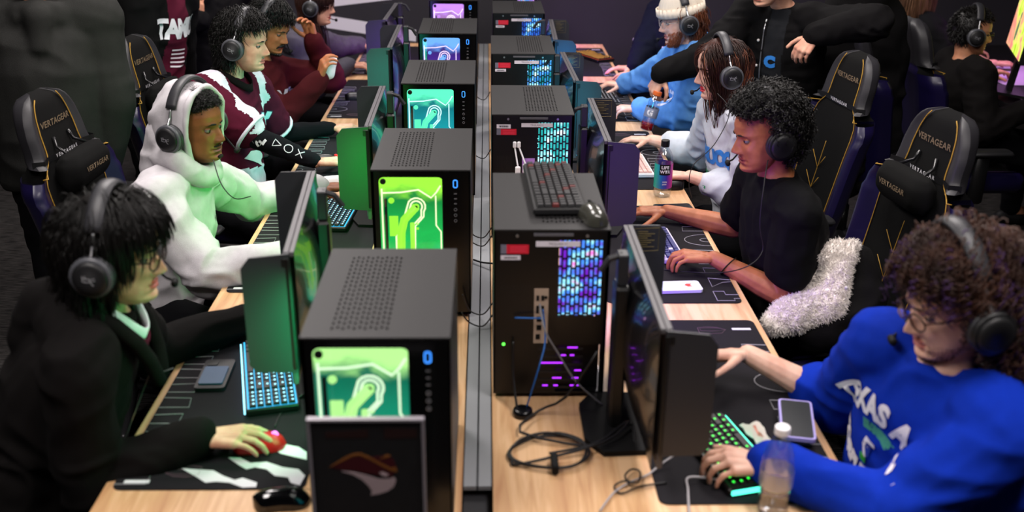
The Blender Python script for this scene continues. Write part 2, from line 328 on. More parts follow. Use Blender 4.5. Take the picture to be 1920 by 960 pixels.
def case(x, y, rear, pal, power, label, detail=True, txt='TRGLAN 11', flip_labels=False):
    c0, c1, c2, hi, lc = PAL[pal]
    mw = mt4((x, y, DZ)) if not rear else mt4((x+CW, y+CD, DZ), math.pi)
    t = empty('desktop_computer', mat=mw, label=label, cat='computer')
    o = link('top_panel', TOPM, None, t)
    b = B(); b.box(0, CW, 0, CD, .012, .018); b.box(CW-.004, CW, 0, CD, .018, CH-.004); b.box(.2, .203, .01, CD-.01, .018, CH-.004); b.box(0, .2, CD-.14, CD-.139, .018, .1)
    b.box(.02, .06, .04, .09, 0, .013); b.box(CW-.06, CW-.02, .04, .09, 0, .013); b.box(.02, .06, CD-.09, CD-.04, 0, .013); b.box(CW-.06, CW-.02, CD-.09, CD-.04, 0, .013)
    b.box(.0, .008, 0, .006, .018, CH-.004); b.box(.0, .008, CD-.006, CD, .018, CH-.004); b.box(.008, .2, .006, CD-.006, CH-.012, CH-.008)
    b.put('case_body', SHELL, t)
    # front: black fascia with a tall window
    wx0, wx1, wz0, wz1 = .022, .203, .04, CH-.022
    b = B(); fr = rrect(0, CW, .012, CH-.005, .004, 1); ho = rrect(wx0, wx1, wz0, wz1, .014, 4)
    outer = []
    for px, pz in ho:                                       # match ring to ring
        outer.append((0 if px < (wx0+wx1)/2-.07 else (CW if px > (wx0+wx1)/2+.07 else px), .012 if pz < .2 else CH-.005))
    n = len(ho); vs = [(a, 0, c) for a, c in outer]+[(a, 0, c) for a, c in ho]+[(a, .006, c) for a, c in ho]
    b.add(vs, [(i, (i+1) % n, n+(i+1) % n, n+i) for i in range(n)]+[(n+i, n+(i+1) % n, 2*n+(i+1) % n, 2*n+i) for i in range(n)])
    b.put('front_panel', M('gloss_black', '#050506', .2), t)
    if not rear:
        b = B(); b.box(wx0-.003, wx1+.003, .02, .024, wz0-.003, wz1+.003); b.put('light_plate', plate_mat('plate_'+pal, c0, c1, c2, 1.45), t)
        H = E('coolant_'+pal, hi, 1.6); H2 = E('glow_'+pal, c0, 1.3)
        if detail:
            Z = lambda q: [(a, .015, c) for a, c in q]
            b = B()
            # pump loop seen as a double outline, strips and fittings
            ox, oz = .125, CH-.115
            def loop(r): return [(ox-.055+.0, .06), ]
            for r in (.026, .017):
                pts = []
                for k in range(9): a = math.radians(-35+180*k/8); pts.append((ox+r*math.cos(a), oz+r*math.sin(a)))
                pts = [(ox+r-.035, .09), (ox+r-.03, oz-.06), (ox+r*.8, oz-.03)]+pts+[(ox-r*1.1-.02, oz-.05-r), (ox-r-.034, oz-.09), (ox-r-.034, .09)]
                b.tube(Z(pts), .0024, 6)
            b.tube(Z([(wx0+.006, wz0+.01), (wx0+.006, wz1-.04)]), .0026, 5)
            b.tube(Z([(wx1-.022, wz1-.06), (wx1-.022, wz1-.15), (wx1-.008, wz1-.17), (wx1-.008, wz0+.02)]), .0022, 5)
            b.tube(Z([(wx0+.006, wz1-.052), (wx0+.06, wz1-.05), (wx0+.11, wz1-.042), (wx1-.035, wz1-.066), (wx1-.02, wz1-.05), (wx1-.008, wz1-.03)]), .0024, 5)
            b.tube(Z([(wx0+.01, .165), (wx1-.01, .163)]), .0035, 5)
            b.put('coolant_loop', H, t, kind='stuff')
            b = B(); b.tube(Z([(ox-.03-.02, .09), (ox-.045, oz-.08), (ox-.035, oz-.04), (ox, oz)]), .012, 8); b.tube(Z([(ox-.012, .09), (ox-.012, oz-.05)]), .007, 8); b.put('coolant_tube', H2, t, True, kind='stuff')
            b = B()
            for q in ((wx0+.032, wz1-.075), (ox, oz), (ox-.05, oz-.08), (ox-.055, .18), (wx0+.035, .13)):
                b.lathe([(.008, .012), (.009, .016), (.005, .0175)], 12, 'y', (q[0], 0, q[1]))
            b.box(wx0+.025, wx0+.05, .013, .019, oz-.09, oz-.03); b.box(wx1-.075, wx1-.068, .013, .019, .1, .19)
            b.box(wx1-.08, wx1-.072, .013, .019, oz-.055, oz-.05); b.box(wx1-.08, wx1-.072, .013, .019, oz-.07, oz-.065)
            b.put('coolant_fittings', H2, t, kind='stuff')
            b = B(); b.box(wx1-.065, wx1-.028, .014, .019, .09, .2); b.box(wx0+.012, wx0+.02, .014, .019, .2, wz1-.07); b.lathe([(.0045, .009), (.0045, .0118)], 10, 'y', (ox, 0, oz))
            b.put('graphics_card', M('dark_teal_'+pal, '#101418', .3), t)
            b = B()
            for k in range(2):
                cz = .09; cx = wx0+.04+k*.06
                for rr in (.03, .022): b.tube([(cx+rr*math.cos(a), .016, cz+rr*math.sin(a)) for a in [2*math.pi*j/18 for j in range(18)]], .0016, 4, closed=True)
            b.put('fan_ring', H, t)
        B().lathe([(.0085, .0), (.0085, -.004), (.006, -.005)], 16, 'y', (wx0+.012, 0, wz1-.012)).put('thumb_screw', BLK, t)
        B().box(wx0+.001, wx1-.001, .003, .0045, wz0+.001, wz1-.001).put('front_glass', PANEG, t)
        b = B(); bx = .238; r_ = rrect(bx-.0055, bx+.0055, CH-.052, CH-.03, .004, 3); b.tube([(a, -.0012, c) for a, c in r_], .0013, 5, closed=True)
        b.put('power_button', E('button_blue', '#3a90ff', 2.2), t)
        b = B()
        for k, q in enumerate([.07, .085, .1, .118, .135, .152]):
            if k < 3: b.box(bx-.004, bx+.004, -.001, .001, CH-q-.002, CH-q+.001)
            else: b.tube([(bx+.004*math.cos(a), -.001, CH-q+.004*math.sin(a)) for a in [2*math.pi*j/10 for j in range(10)]], .001, 4, closed=True)
        b.put('front_ports', M('port_metal', '#77777d', .4, .4), t)
    # side glass + fans behind it, whose light falls on the monitor beside
    B().box(-.001, .002, .008, CD-.008, .02, CH-.006).put('side_glass', PANEG, t)
    b = B()
    for k in range(3):
        cy = CD-.07-.13*k
        for rr in (.055, .048): b.tube([(.16, cy+rr*math.cos(a), .3+rr*math.sin(a)) for a in [2*math.pi*j/20 for j in range(20)]], .003, 4, closed=True)
    for k in range(4): b.box(.14, .145, .12+.012*k, .122+.012*k, .24, .36)
    b.put('case_fan', E('fan_'+pal, hi, 2.5), t)
    B().box(.02, .15, .05, .34, .16, .2, .004).put('graphics_card', INNER, t)
    sy = -1 if rear else 1; gd = Vector((-.72, .62*sy, -.34)); area('case_glow', (.014, CD/2+.10*sy, .25), gd.to_track_quat('-Z', 'Y').to_euler(), .2, .28, power, lc, t, math.radians(125))
    # rear
    b = B()
    if not rear: b.box(0, CW, CD-.002, CD, .018, CH-.004); b.put('rear_panel', SHELL, t)
    else:
        yb = CD
        def P(u, v): return (CW-u*CW, yb, CH-v*CH)            # u,v fractions seen from behind
        def plate(name, u0, u1, v0, v1, mt, d=.001, d0=0): 
            return B().box(CW-u1*CW, CW-u0*CW, yb+d0, yb+d0+d, CH-v1*CH, CH-v0*CH).put(name, mt, t)
        # back plate with an opening where the case fan's light shows through slots
        b.box(CW*.44, CW, yb-.002, yb, .018, CH-.004); b.box(0, CW*.44, yb-.002, yb, CH*.94, CH-.004); b.box(0, CW*.05, yb-.002, yb, .018, CH*.94)
        b.box(CW*.05, CW*.44, yb-.002, yb, CH*.33, CH*.5); b.box(CW*.05, CW*.44, yb-.03, yb-.02, .018, CH*.4)
        b.put('rear_panel', SHELL, t)
        b = B(); random.seed(int(x*1000+y*10)); sx0, sx1 = CW*.05, CW*.44; ns = 10; dx = (sx1-sx0)/ns
        for i in range(ns):
            b.box(sx0+i*dx, sx0+i*dx+dx*.38, yb-.002, yb, CH*.5, CH*.94)
            for k in range(8): z = CH*(.5+.055*k+.012*(i % 2)); b.box(sx0+i*dx, sx0+(i+1)*dx, yb-.0021, yb-.0001, z, z+.005)
        b.put('fan_grille', SHELL, t)
        rm = M('rear_glow_'+pal, '#000000', .5, emis='#ffffff', es=1.3); nt = rm.node_tree
        if 'rg' not in rm:
            rm['rg'] = 1; n = nt.nodes.new('ShaderNodeTexNoise'); n.inputs['Scale'].default_value = 26; n.inputs['Detail'].default_value = 3; r = nt.nodes.new('ShaderNodeValToRGB'); nt.links.new(nt.nodes['Texture Coordinate'].outputs['Object'], n.inputs['Vector']); nt.links.new(n.outputs['Fac'], r.inputs[0])
            e = r.color_ramp.elements; e[0].position = .36; e[0].color = (*lin(c1), 1); e[1].position = .66; e[1].color = (*lin('#ff80e0' if pal in ('purple', 'pink') else '#ffffff'), 1); k = e.new(.48); k.color = (*lin(c2 if pal == 'ice' else '#4090ff'), 1); k = e.new(.56); k.color = (*lin('#a0f4ff'), 1)
            nt.links.new(r.outputs[0], nt.nodes['Principled BSDF'].inputs['Emission Color'])
        B().box(CW*.06, CW*.43, yb-.012, yb-.008, CH*.5, CH*.935).put('fan_light', rm, t)
        plate('service_label', .36, .74, .03 if False else .065, .095, M('paper_label', '#cfc9d4', .5))
        text_on('label_text', txt, .009, M('label_ink', '#555060', .7), t, frame((CW*.45, yb+.0012, CH*.92), (-1, 0, 0), (0, 1, 0)))
        va, vb = ((.075, .105), (.11, .155)) if flip_labels else ((.145, .17), (.085, .135))
        plate('barcode_label', .06, .23, va[0], va[1], M('paper_label', '#cfc9d4', .5))
        b = B()
        for k in range(14):
            xx = CW*(1-.09)-.0022*k*CW/.281; b.box(xx-.0012*(1+(k*7) % 3 % 2), xx, yb+.001, yb+.0013, CH*(1-va[1]+.008), CH*(1-va[0]-.008))
        b.put('barcode_print', M('label_ink2', '#333038', .7), t)
        plate('warning_label', .11, .3, vb[0], vb[1], M('label_red', '#c01830', .5)); plate('warning_label', .06, .11, vb[0], vb[1], M('label_grey', '#6a6878', .5))
        b = B()
        for k in range(3): b.box(CW*.72, CW*.86, yb+.001, yb+.0013, CH*(1-vb[0]-.014-.012*k), CH*(1-vb[0]-.011-.012*k))
        b.put('label_text', M('label_rose', '#e04058', .5), t)
        for u in (.2, .8): B().lathe([(.004, yb), (.004, yb+.002)], 8, 'y', (CW*u, 0, CH*.965)).put('screw', STEEL, t)
        plate('handle_lip', .34, .68, .02, .035, GREYP, .003)
        # power-supply vent of fine vertical slats
        b = B()
        for k in range(12): b.box(CW*(.93-.022*k)-.0016, CW*(.93-.022*k), yb, yb+.0015, CH*.36, CH*.68)
        b.put('vent_slat', M('slat_black', '#141416', .5), t)
        io = M('io_plate_'+pal, '#ffffff', .4, .2) if False else M('io_plate_'+pal, {'purple': '#a08c7c', 'ice': '#b080d0', 'teal': '#7fd8dc', 'blue': '#5fa8d8'}.get(pal, '#90a0b0'), .45)
        iou = (.375, .53) if pal != 'purple' else (.355, .48)
        plate('io_shield', iou[0], iou[1], .335, .66, io)
        b = B(); w_ = iou[1]-iou[0]
        for (uu, vv, ww, hh) in ((.15, .04, .2, .03), (.5, .04, .2, .03), (.15, .1, .2, .045), (.5, .1, .2, .045), (.2, .165, .35, .03), (.2, .215, .35, .03), (.15, .27, .3, .03)):
            b.box(CW-(iou[0]+w_*(uu+ww))*CW, CW-(iou[0]+w_*uu)*CW, yb+.001, yb+.002, CH*(1-.335-vv-hh), CH*(1-.335-vv))
        b.lathe([(.004, yb+.001), (.004, yb+.003)], 10, 'y', (CW-(iou[0]+w_*.82)*CW, 0, CH*(1-.335-.05)))
        b.put('io_port', BLKM, t)
        # expansion slots, lit from inside
        b = B()
        for k in range(6): b.box(CW*.2, CW*.6, yb, yb+.0015, CH*(.06+.047*k), CH*(.06+.047*k+.014))
        b.put('slot_cover', M('slot_cover', '#17171b', .4), t)
        b = B(); random.seed(3)
        for k in range(16):
            u = random.uniform(.2, .52); v = .05+.047*random.randint(0, 5)+.02; b.box(CW*u, CW*(u+random.uniform(.03, .09)), yb+.0002, yb+.001, CH*v, CH*(v+.012))
        b.put('slot_light', E('slot_glow_'+pal, {'purple': '#b030ff'}.get(pal, hi), 2.0), t)
        b = B(); b.lathe([(.004, yb+.001), (.004, yb+.002)], 8, 'y', (CW*.91, 0, CH*.335)); b.put('status_light', E('status_green', '#60ff50', 2.5), t)
    return t
LC = [(-.348, 1.694, 'mint', 1.7), (-.326, 2.733, 'lime', 2.9), (-.326, 3.825, 'aqua', 3.4), (-.329, 4.911, 'violet', 3.5), (-.333, 6.0, 'pink', 2)]
RC = [(.018, 2.262, 'purple', 2.6), (.018, 3.359, 'ice', 3), (.021, 4.416, 'teal', 3.5), (.033, 5.542, 'blue', 4), (.04, 6.62, 'pink', 3.5)]
gl = {'mint': 'glowing mint green', 'lime': 'glowing lime green over blue', 'aqua': 'glowing turquoise', 'violet': 'glowing violet and blue', 'pink': 'glowing pale pink'}
ld = ['nearest', 'second nearest', 'third nearest', 'fourth nearest', 'farthest']
for i, (x, y, p, pw) in enumerate(LC): case(x, y, False, p, pw, 'black desktop computer with window %s, %s of the left row' % (gl[p], ld[i]))
rd = ['keyboard and mouse on top, nearest', 'with white adapter cables, second nearest', 'with turquoise port plate, third nearest', 'fourth nearest', 'farthest, nearly out of view,']
for i, (x, y, p, pw) in enumerate(RC): case(x, y, True, p, pw, 'black desktop computer seen from behind, %s of the right row' % rd[i], flip_labels=(i == 1))
# ---------------------------------------------------------------- monitors
MBACK = M('monitor_gloss_back', '#0b0b0e', .22, coat=.4); BEZ = M('monitor_bezel', '#4a484c', .45); WING = M('wing_shield', '#292a2f', .42); WINGI = M('wing_inside', '#0b0b0b', .8, spec=.2)
def monitor(pn, pf, side, ztop, glow, gp, label, stand=True):
    A = D(*pn, ztop); C = D(*pf, ztop); d = (C-A); d.z = 0; d.normalize(); W = .60
    # local: +Y along the screen (near -> far), -X toward the player for side<0; origin on the desk at the near top corner
    ang = math.atan2(-d.x, d.y); h = ztop-DZ; SH = .335
    t = empty('gaming_monitor', mat=mt4((A.x, A.y, DZ), ang), label=label, cat='monitor'); s = side
    b = B(); P = []                                         # convex back
    for i in range(11):
        v = i/10; r_ = []
        for j in range(15):
            u = j/14; bul = .012+.034*(math.sin(math.pi*u)**.6)*(math.sin(math.pi*min(1, v*1.02))**.55 if 0 < v < 1 else 0)
            r_.append((-s*bul, W*u, h-SH*v))
        P.append(r_)
    b.grid(P if s < 0 else [list(reversed(r)) for r in P]); b.put('back_cover', MBACK, t, smooth=True)
    b = B(); b.box(min(0, s*.014), max(0, s*.014), 0, W, h-SH, h, .003); b.box(min(-s*.012, s*.0), max(-s*.012, s*.0), 0, W, h-.012, h, .002); b.put('bezel', BEZ, t)
    B().box(min(s*.014, s*.0152), max(s*.014, s*.0152), .008, W-.008, h-SH+.012, h-.008).put('screen', M('screen_'+gp, '#000000', .3, emis=glow, es=.7), t)
    for k in (0, 1):                                        # folding shields
        y0 = -.006 if k == 0 else W+.001; o = .0; sp = (-.012 if k == 0 else .012)
        b = B(); wd = .105; q = [(0, h-.002), (wd*.82, h-.002-.004), (wd, h-.03), (wd, h-.27), (wd*.85, h-.29), (0, h-.30)]
        vs = [(s*a, y0+sp*a/wd, c) for a, c in q]+[(s*a, y0+.005+sp*a/wd, c) for a, c in q]; n = 6
        b.add(vs, [tuple(range(n)), tuple(reversed(range(n, 2*n)))]+[(i, n+i, n+(i+1) % n, (i+1) % n) for i in range(n)])
        wg = b.put('side_shield', WING, t)
        b = B(); b.tube([(s*.004, y0+.002, h-.015), (s*.004, y0+.002, h-.29)], .006, 6); b.box(min(0, s*.02), max(0, s*.02), y0-.002, y0+.008, h-.035, h-.012, .002); b.put('hinge', BLK, wg)
    if s > 0:                                               # safety label on the inside of the far shield
        yl = W+.001-.0006
        b = B(); b.tube([(s*q[0], yl+.012*q[0]/.105, h-q[1]) for q in ((.02, .012), (.085, .012), (.085, .075), (.02, .075))], .0006, 4, closed=True)
        for k in range(8): b.box(.028, .028+.045*(.6+.4*((k*5) % 3)/2), yl+.003, yl+.0045, h-.02-.006*k-.001, h-.02-.006*k)
        b.put('safety_label', M('label_gold', '#8a7a50', .5, .3), t)
    if stand:
        b = B(); sx = -s*.052; y = W*.5
        b.box(sx-.016, sx+.016, y-.035, y+.035, .012, h-.03, .006)
        c_ = b.put('stand_column', BLK, t)
        b = B(); b.box(min(sx, -s*.03), max(sx, -s*.03), y-.03, y+.03, h-.22, h-.14, .004); b.put('stand_arm', BLK, t)
        b = B(); b.box(sx-.012, sx+.012, y-.02, y+.02, h-.03, h+.045, .003); b.tube([(sx, y, h+.04), (sx-s*.03, y, h+.03), (sx-s*.05, y, h-.0)], .008, 6); b.put('headset_hook', M('hook_dark', '#222226', .4), t)
        b = B(); bx = .13 if (s > 0 and A.y < 2) else .066; b.prism([(-s*bx, y-.08), (-s*bx, y+.08), (-s*bx*.7, y+.14), (s*.07, y+.13), (s*.1, y+.06), (s*.1, y-.06), (s*.07, y-.13), (-s*bx*.7, y-.14)][::(1 if s < 0 else -1)], .001, .014); b.put('stand_base', BLKM, t)
    return t
LMON = [((541, 473), (585, 319), 1.22, '#0a7030', 'green0'), ((690, 236), (719, 158), 1.18, '#30c060', 'green1'), ((731, 88), (752, 42), 1.2, '#6040c0', 'violet0'), ((722, 36), (742, 8), 1.17, '#6040c0', 'violet0')]
mlab = ['glossy convex back reflecting green and violet, nearest', 'bright green lit side shield, second nearest', 'teal lit side shield, third nearest', 'violet side shield, fourth nearest']
for i, (a, b_, z, g_, gp) in enumerate(LMON): monitor(a, b_, -1, z, g_, gp, 'black monitor with %s on the left desk' % mlab[i])
RMON = [((1250, 617), (1178, 425), 1.16, '#205028', 'game0'), ((1140, 264), (1104, 177), 1.16, '#3030a0', 'game1'), ((1080, 150), (1053, 95), 1.16, '#3060a0', 'game2'), ((1041, 73), (1031, 30), 1.16, '#3060a0', 'game2')]
mlab = ['black near shield, nearest', 'dark violet near shield, second nearest', 'dark teal near shield, third nearest', 'blue near shield, fourth nearest']
for i, (a, b_, z, g_, gp) in enumerate(RMON): monitor(a, b_, 1, z, g_, gp, 'black monitor with %s on the right desk' % mlab[i])
# ---------------------------------------------------------------- figure tools
V = Vector
def noise3(P, seed=0):                                       # vectorised value noise, -1..1
    P = np.asarray(P); I = np.floor(P).astype(np.int64); f = P-I; f = f*f*(3-2*f); out = 0
    for dx in (0, 1):
        for dy in (0, 1):
            for dz in (0, 1):
                h = ((I[:, 0]+dx)*73856093) ^ ((I[:, 1]+dy)*19349663) ^ ((I[:, 2]+dz)*83492791) ^ (seed*2654435761 % 2**31)
                h = (h ^ (h >> 13))*1274126177; h = (h ^ (h >> 16)) & 0xffff
                wx = f[:, 0] if dx else 1-f[:, 0]; wy = f[:, 1] if dy else 1-f[:, 1]; wz = f[:, 2] if dz else 1-f[:, 2]
                out = out+wx*wy*wz*(h/32767.5-1)
    return out
def remesh(b, vox, it=4, fac=.5):
    me = b.mesh('rm'); o = bpy.data.objects.new('rm', me); COL.objects.link(o)
    m = o.modifiers.new('r', 'REMESH'); m.mode = 'VOXEL'; m.voxel_size = vox; m.adaptivity = 0
    s = o.modifiers.new('s', 'SMOOTH'); s.factor = fac; s.iterations = it
    dg = bpy.context.evaluated_depsgraph_get(); r = bpy.data.meshes.new_from_object(o.evaluated_get(dg)); bpy.data.objects.remove(o); bpy.data.meshes.remove(me); return r
def vco(me): a = np.empty(len(me.vertices)*3); me.vertices.foreach_get('co', a); return a.reshape(-1, 3)
def vno(me): a = np.empty(len(me.vertices)*3); me.vertex_normals.foreach_get('vector', a); return a.reshape(-1, 3)
def setco(me, a): me.vertices.foreach_set('co', a.ravel()); me.update()
def fcen(me): a = np.empty(len(me.polygons)*3); me.polygons.foreach_get('center', a); return a.reshape(-1, 3)
def setmi(me, a): me.polygons.foreach_set('material_index', a.astype(np.int32))
def wrinkle(me, amp=.006, sc=14, seed=0, at=None):
    c = vco(me); n = vno(me); q = c*sc*[1, 1, 1.5]
    wv = 1-np.abs(noise3(q+noise3(q*.5, seed+5)[:, None]*.9, seed))*2; w2 = noise3(c*sc*2.1, seed+2)*.35; d = amp*(wv*.9+w2*.5)
    if at is not None:                                       # folds gather round elbows
        for p, r_ in at: d = d*(1+.6*np.exp(-((c-np.array(p))**2).sum(1)/r_**2))
    setco(me, c+n*d[:, None])
def cap(b, p0, p1, r0, r1, flat=False, n=12):
    p0, p1 = V(p0), V(p1); t = (p1-p0); L = t.length; t.normalize(); pts = []; rs = []
    if flat: pts = [p0, p1]; rs = [r0, r1]; pts = [p0+(p1-p0)*k/4 for k in range(5)]; rs = [r0+(r1-r0)*k/4 for k in range(5)]
    else:
        for k in range(4): a = math.pi/2*(1-k/3); pts.append(p0-t*r0*math.sin(a)); rs.append(max(.0004, r0*math.cos(a)))
        for k in range(1, 4): pts.append(p0+(p1-p0)*k/4); rs.append(r0+(r1-r0)*k/4)
        for k in range(4): a = math.pi/2*k/3; pts.append(p1+t*r1*math.sin(a)); rs.append(max(.0004, r1*math.cos(a)))
    b.tube(pts, rs, n)
def loft(b, secs, n=20):                                     # (centre, right, fwd, half width, half depth)
    P = [[V(c)+V(r_)*w_*math.cos(2*math.pi*j/n)+V(f_)*d_*math.sin(2*math.pi*j/n) for j in range(n)] for c, r_, f_, w_, d_ in secs]
    b.grid(P, True); k = len(b.v); b.f += [tuple(reversed(range(k-n*len(P), k-n*len(P)+n))), tuple(range(k-n, k))]; b.mi += [0, 0]
HANDP = {'mouse': dict(c=[.25, .45, .35], s=.10, th=.25, drop=0.), 'keys': dict(c=[.45, .75, .45], s=.14, th=.35, drop=.05), 'rest': dict(c=[.25, .35, .25], s=.08, th=.3, drop=0), 'hold': dict(c=[.6, .7, .4], s=.06, th=.7, drop=0), 'droop': dict(c=[.75, .55, .35], s=.03, th=.5, drop=0), 'grip': dict(c=[.75, .85, .6], s=.03, th=.9, drop=0)}
def hand(b, W_, f, n, right, pose, sc=1.):
    p = HANDP[pose]; f = V(f).normalized(); n = V(n); n = (n-f*n.dot(f)).normalized(); a = n.cross(f) if right else f.cross(n)   # a -> thumb side
    W_ = V(W_); s = sc
    K = []
    for i, o in enumerate((.030, .010, -.011, -.030)):
        k = W_+f*(.088, .092, .088, .078)[i]*s+a*o*s+n*(.002, .004, .003, -.002)[i]*s; K.append(k)
        cap(b, W_+f*.012*s+a*o*.6*s, k, .0135*s, .0115*s, n=10)
    cap(b, W_+f*.03*s+a*.012*s, W_+f*.075*s+a*.012*s-n*.004, .017*s, .014*s, n=10); cap(b, W_+f*.03*s-a*.015*s, W_+f*.07*s-a*.015*s-n*.004, .016*s, .013*s, n=10)
    for i in range(4):
        L = (.074, .083, .076, .06)[i]*s; r_ = (.0092, .0095, .009, .0078)[i]*s; d = (f+a*p['s']*(1.2, .35, -.5, -1.3)[i]).normalized(); q = K[i]; ang = 0; jj = .04*((i*7) % 3-1)
        for k, fr in enumerate((.46, .30, .24)):
            ang += p['c'][k]+jj; dd = (d*math.cos(ang)-n*math.sin(ang)).normalized(); q2 = q+dd*L*fr; cap(b, q, q2, r_*(1-.1*k), r_*(.92-.11*k), n=10); q = q2
    q = W_+f*.022*s+a*.022*s-n*.006*s; d = (f*.62+a*.8-n*.25).normalized(); ang = 0
    for k, (L, r_) in enumerate(((.042, .0135), (.034, .0108), (.027, .0095))):
        ang = p['th']*k*.7; dd = (d*math.cos(ang)+(f-a*.5-n*.4).normalized()*math.sin(ang)).normalized(); q2 = q+dd*L*s; cap(b, q, q2, r_*s, r_*.88*s, n=10); q = q2
def ik(S, W_, pole, l1=.29, l2=.255):
    d = W_-S; L = d.length; k = max(1, (L+.005)/(l1+l2)); l1 *= k; l2 *= k
    a = (l1*l1-l2*l2+L*L)/(2*L); h = math.sqrt(max(1e-6, l1*l1-a*a)); t = d.normalized(); p = V(pole); p = (p-t*p.dot(t)).normalized(); return S+t*a+p*h
# head -----------------------------------------------------------------------
hz = [-.12, -.114, -.106, -.096, -.087, -.076, -.068, -.058, -.045, -.03, -.012, .006, .022, .045, .068, .088, .103, .112, .116]
hf = [.040, .070, .084, .088, .084, .086, .086, .086, .087, .088, .088, .087, .092, .092, .084, .068, .047, .024, .002]
hb = [.010, .0, -.006, -.012, -.018, -.027, -.036, -.048, -.062, -.075, -.087, -.095, -.101, -.103, -.095, -.078, -.055, -.030, -.004]
hw = [.018, .028, .037, .047, .054, .059, .062, .065, .068, .070, .073, .075, .077, .077, .073, .063, .047, .028, .004]
def head_mesh(skin, lip, fem=0., fat=0., beard=None, smile=0.):
    zs = np.concatenate([np.linspace(-.12, -.112, 4), np.linspace(-.109, .03, 62), np.linspace(.034, .116, 26)]); na = 96
    A = np.linspace(-math.pi, math.pi, na, endpoint=False); A = A-0.42*np.sin(A)                      # denser at the face
    z, a = np.meshgrid(zs, A, indexing='ij'); yf = np.interp(z, hz, hf); yb = np.interp(z, hz, hb); w_ = np.interp(z, hz, hw)*(1-.05*fem)+fat*np.exp(-((z+.07)/.05)**2)*.008
    c = np.cos(a); s = np.sin(a); x = w_*np.sign(s)*np.abs(s)**.88; ymid = yb+(yf-yb)*.42
    y = np.where(c > 0, ymid+(yf-ymid)*np.abs(c)**.82, ymid-(ymid-yb)*np.abs(c)**.95); front = np.clip(c, 0, 1)**.5
    g = lambda x0, sx, z0, sz: np.exp(-((np.abs(x)-x0)/sx)**2-((z-z0)/sz)**2)
    # nose
    nd = np.interp(z, [-.055, -.048, -.043, -.036, -.028, -.015, .0, .012, .02], [0, .004, .018, .028, .027, .0185, .0095, .003, 0]); ns = np.interp(z, [-.05, -.036, -.02, .0, .02], [.0145, .013, .009, .0075, .009])
    y = y+front*nd*np.exp(-(x/ns)**2)+front*.007*g(.0125, .006, -.040, .007)
    # lips, mouth line, chin, sockets, brow, cheeks
    lw = np.exp(-(np.abs(x)/.021)**3); up_ = np.exp(-((z+.0625)/.0045)**2); lo = np.exp(-((z+.0745)/.0055)**2); ml = np.exp(-((z+.0685-smile*.15*np.abs(x))/.0018)**2)
    y = y+front*lw*(.0065*up_+.0065*lo-.0045*ml)-front*.003*g(0, .018, -.085, .005)+front*.004*g(0, .017, -.1, .009)-front*.004*g(.026, .006, -.0685, .006)
    y = y-front*.0125*g(.031, .015, .001, .0105)+front*(.005-.003*fem)*g(.028, .02, .019, .007)+front*.004*g(.045, .014, -.028, .014)-front*.004*g(0, .008, -.054, .005)*.5
    y = y+front*.0045*g(.031, .012, .0065, .003)+front*.0025*g(.031, .011, -.0065, .003)          # lids
    b = B(); P = np.stack([x, y, z], -1); b.v = [tuple(p) for p in P.reshape(-1, 3)]; nz = len(zs)
    b.f = [(i*na+j, i*na+(j+1) % na, (i+1)*na+(j+1) % na, (i+1)*na+j) for i in range(nz-1) for j in range(na)]+[tuple(reversed(range(na))), tuple(range((nz-1)*na, nz*na))]
    mi = np.zeros(len(b.f), int); fc = np.array([[P.reshape(-1, 3)[k] for k in f[:4]] for f in b.f]).mean(1)
    lipm = (np.abs(fc[:, 0]) < .023-.25*np.abs(fc[:, 2]+.0685)*1.5) & (fc[:, 2] > -.0805) & (fc[:, 2] < -.0575) & (fc[:, 1] > .06); mi[lipm] = 1
    b.mi = list(mi)
    for sx in (-1, 1):                                      # ears
        b.m = 0; q = [(sx*(.073+.008*math.sin(t)), -.012-.012*math.sin(t)*.6+.016*math.cos(t)*.4, .0+.03*math.sin(t+.3)*.0+.028*math.cos(t)) for t in np.linspace(.2, 3.3, 10)]
        b.tube(q, [.004, .006, .0065, .0065, .006, .0055, .005, .0055, .006, .004], 7); b.ell((sx*.072, -.008, -.002), (.006, .013, .022), 10, 7)
    return b
def hairmask(d, style):                                      # unit directions -> keep
    x, y, z = d[:, 0], d[:, 1], d[:, 2]
    face = (y > .12) & (z < .46+.16*(1-np.abs(x))) ; low = z < (-.55 if style == 'short' else -.75)
    fr = (y > -.15) & (z < -.05)
    if style == 'long2': face = face | ((y > -.02) & (z < .66))
    if style == 'front': return ~(face | (y < .1) | (z < .1))
    return ~(face | low | fr)
HC = np.array([0, -.006, .018]); HR = np.array([.080, .1005, .101])
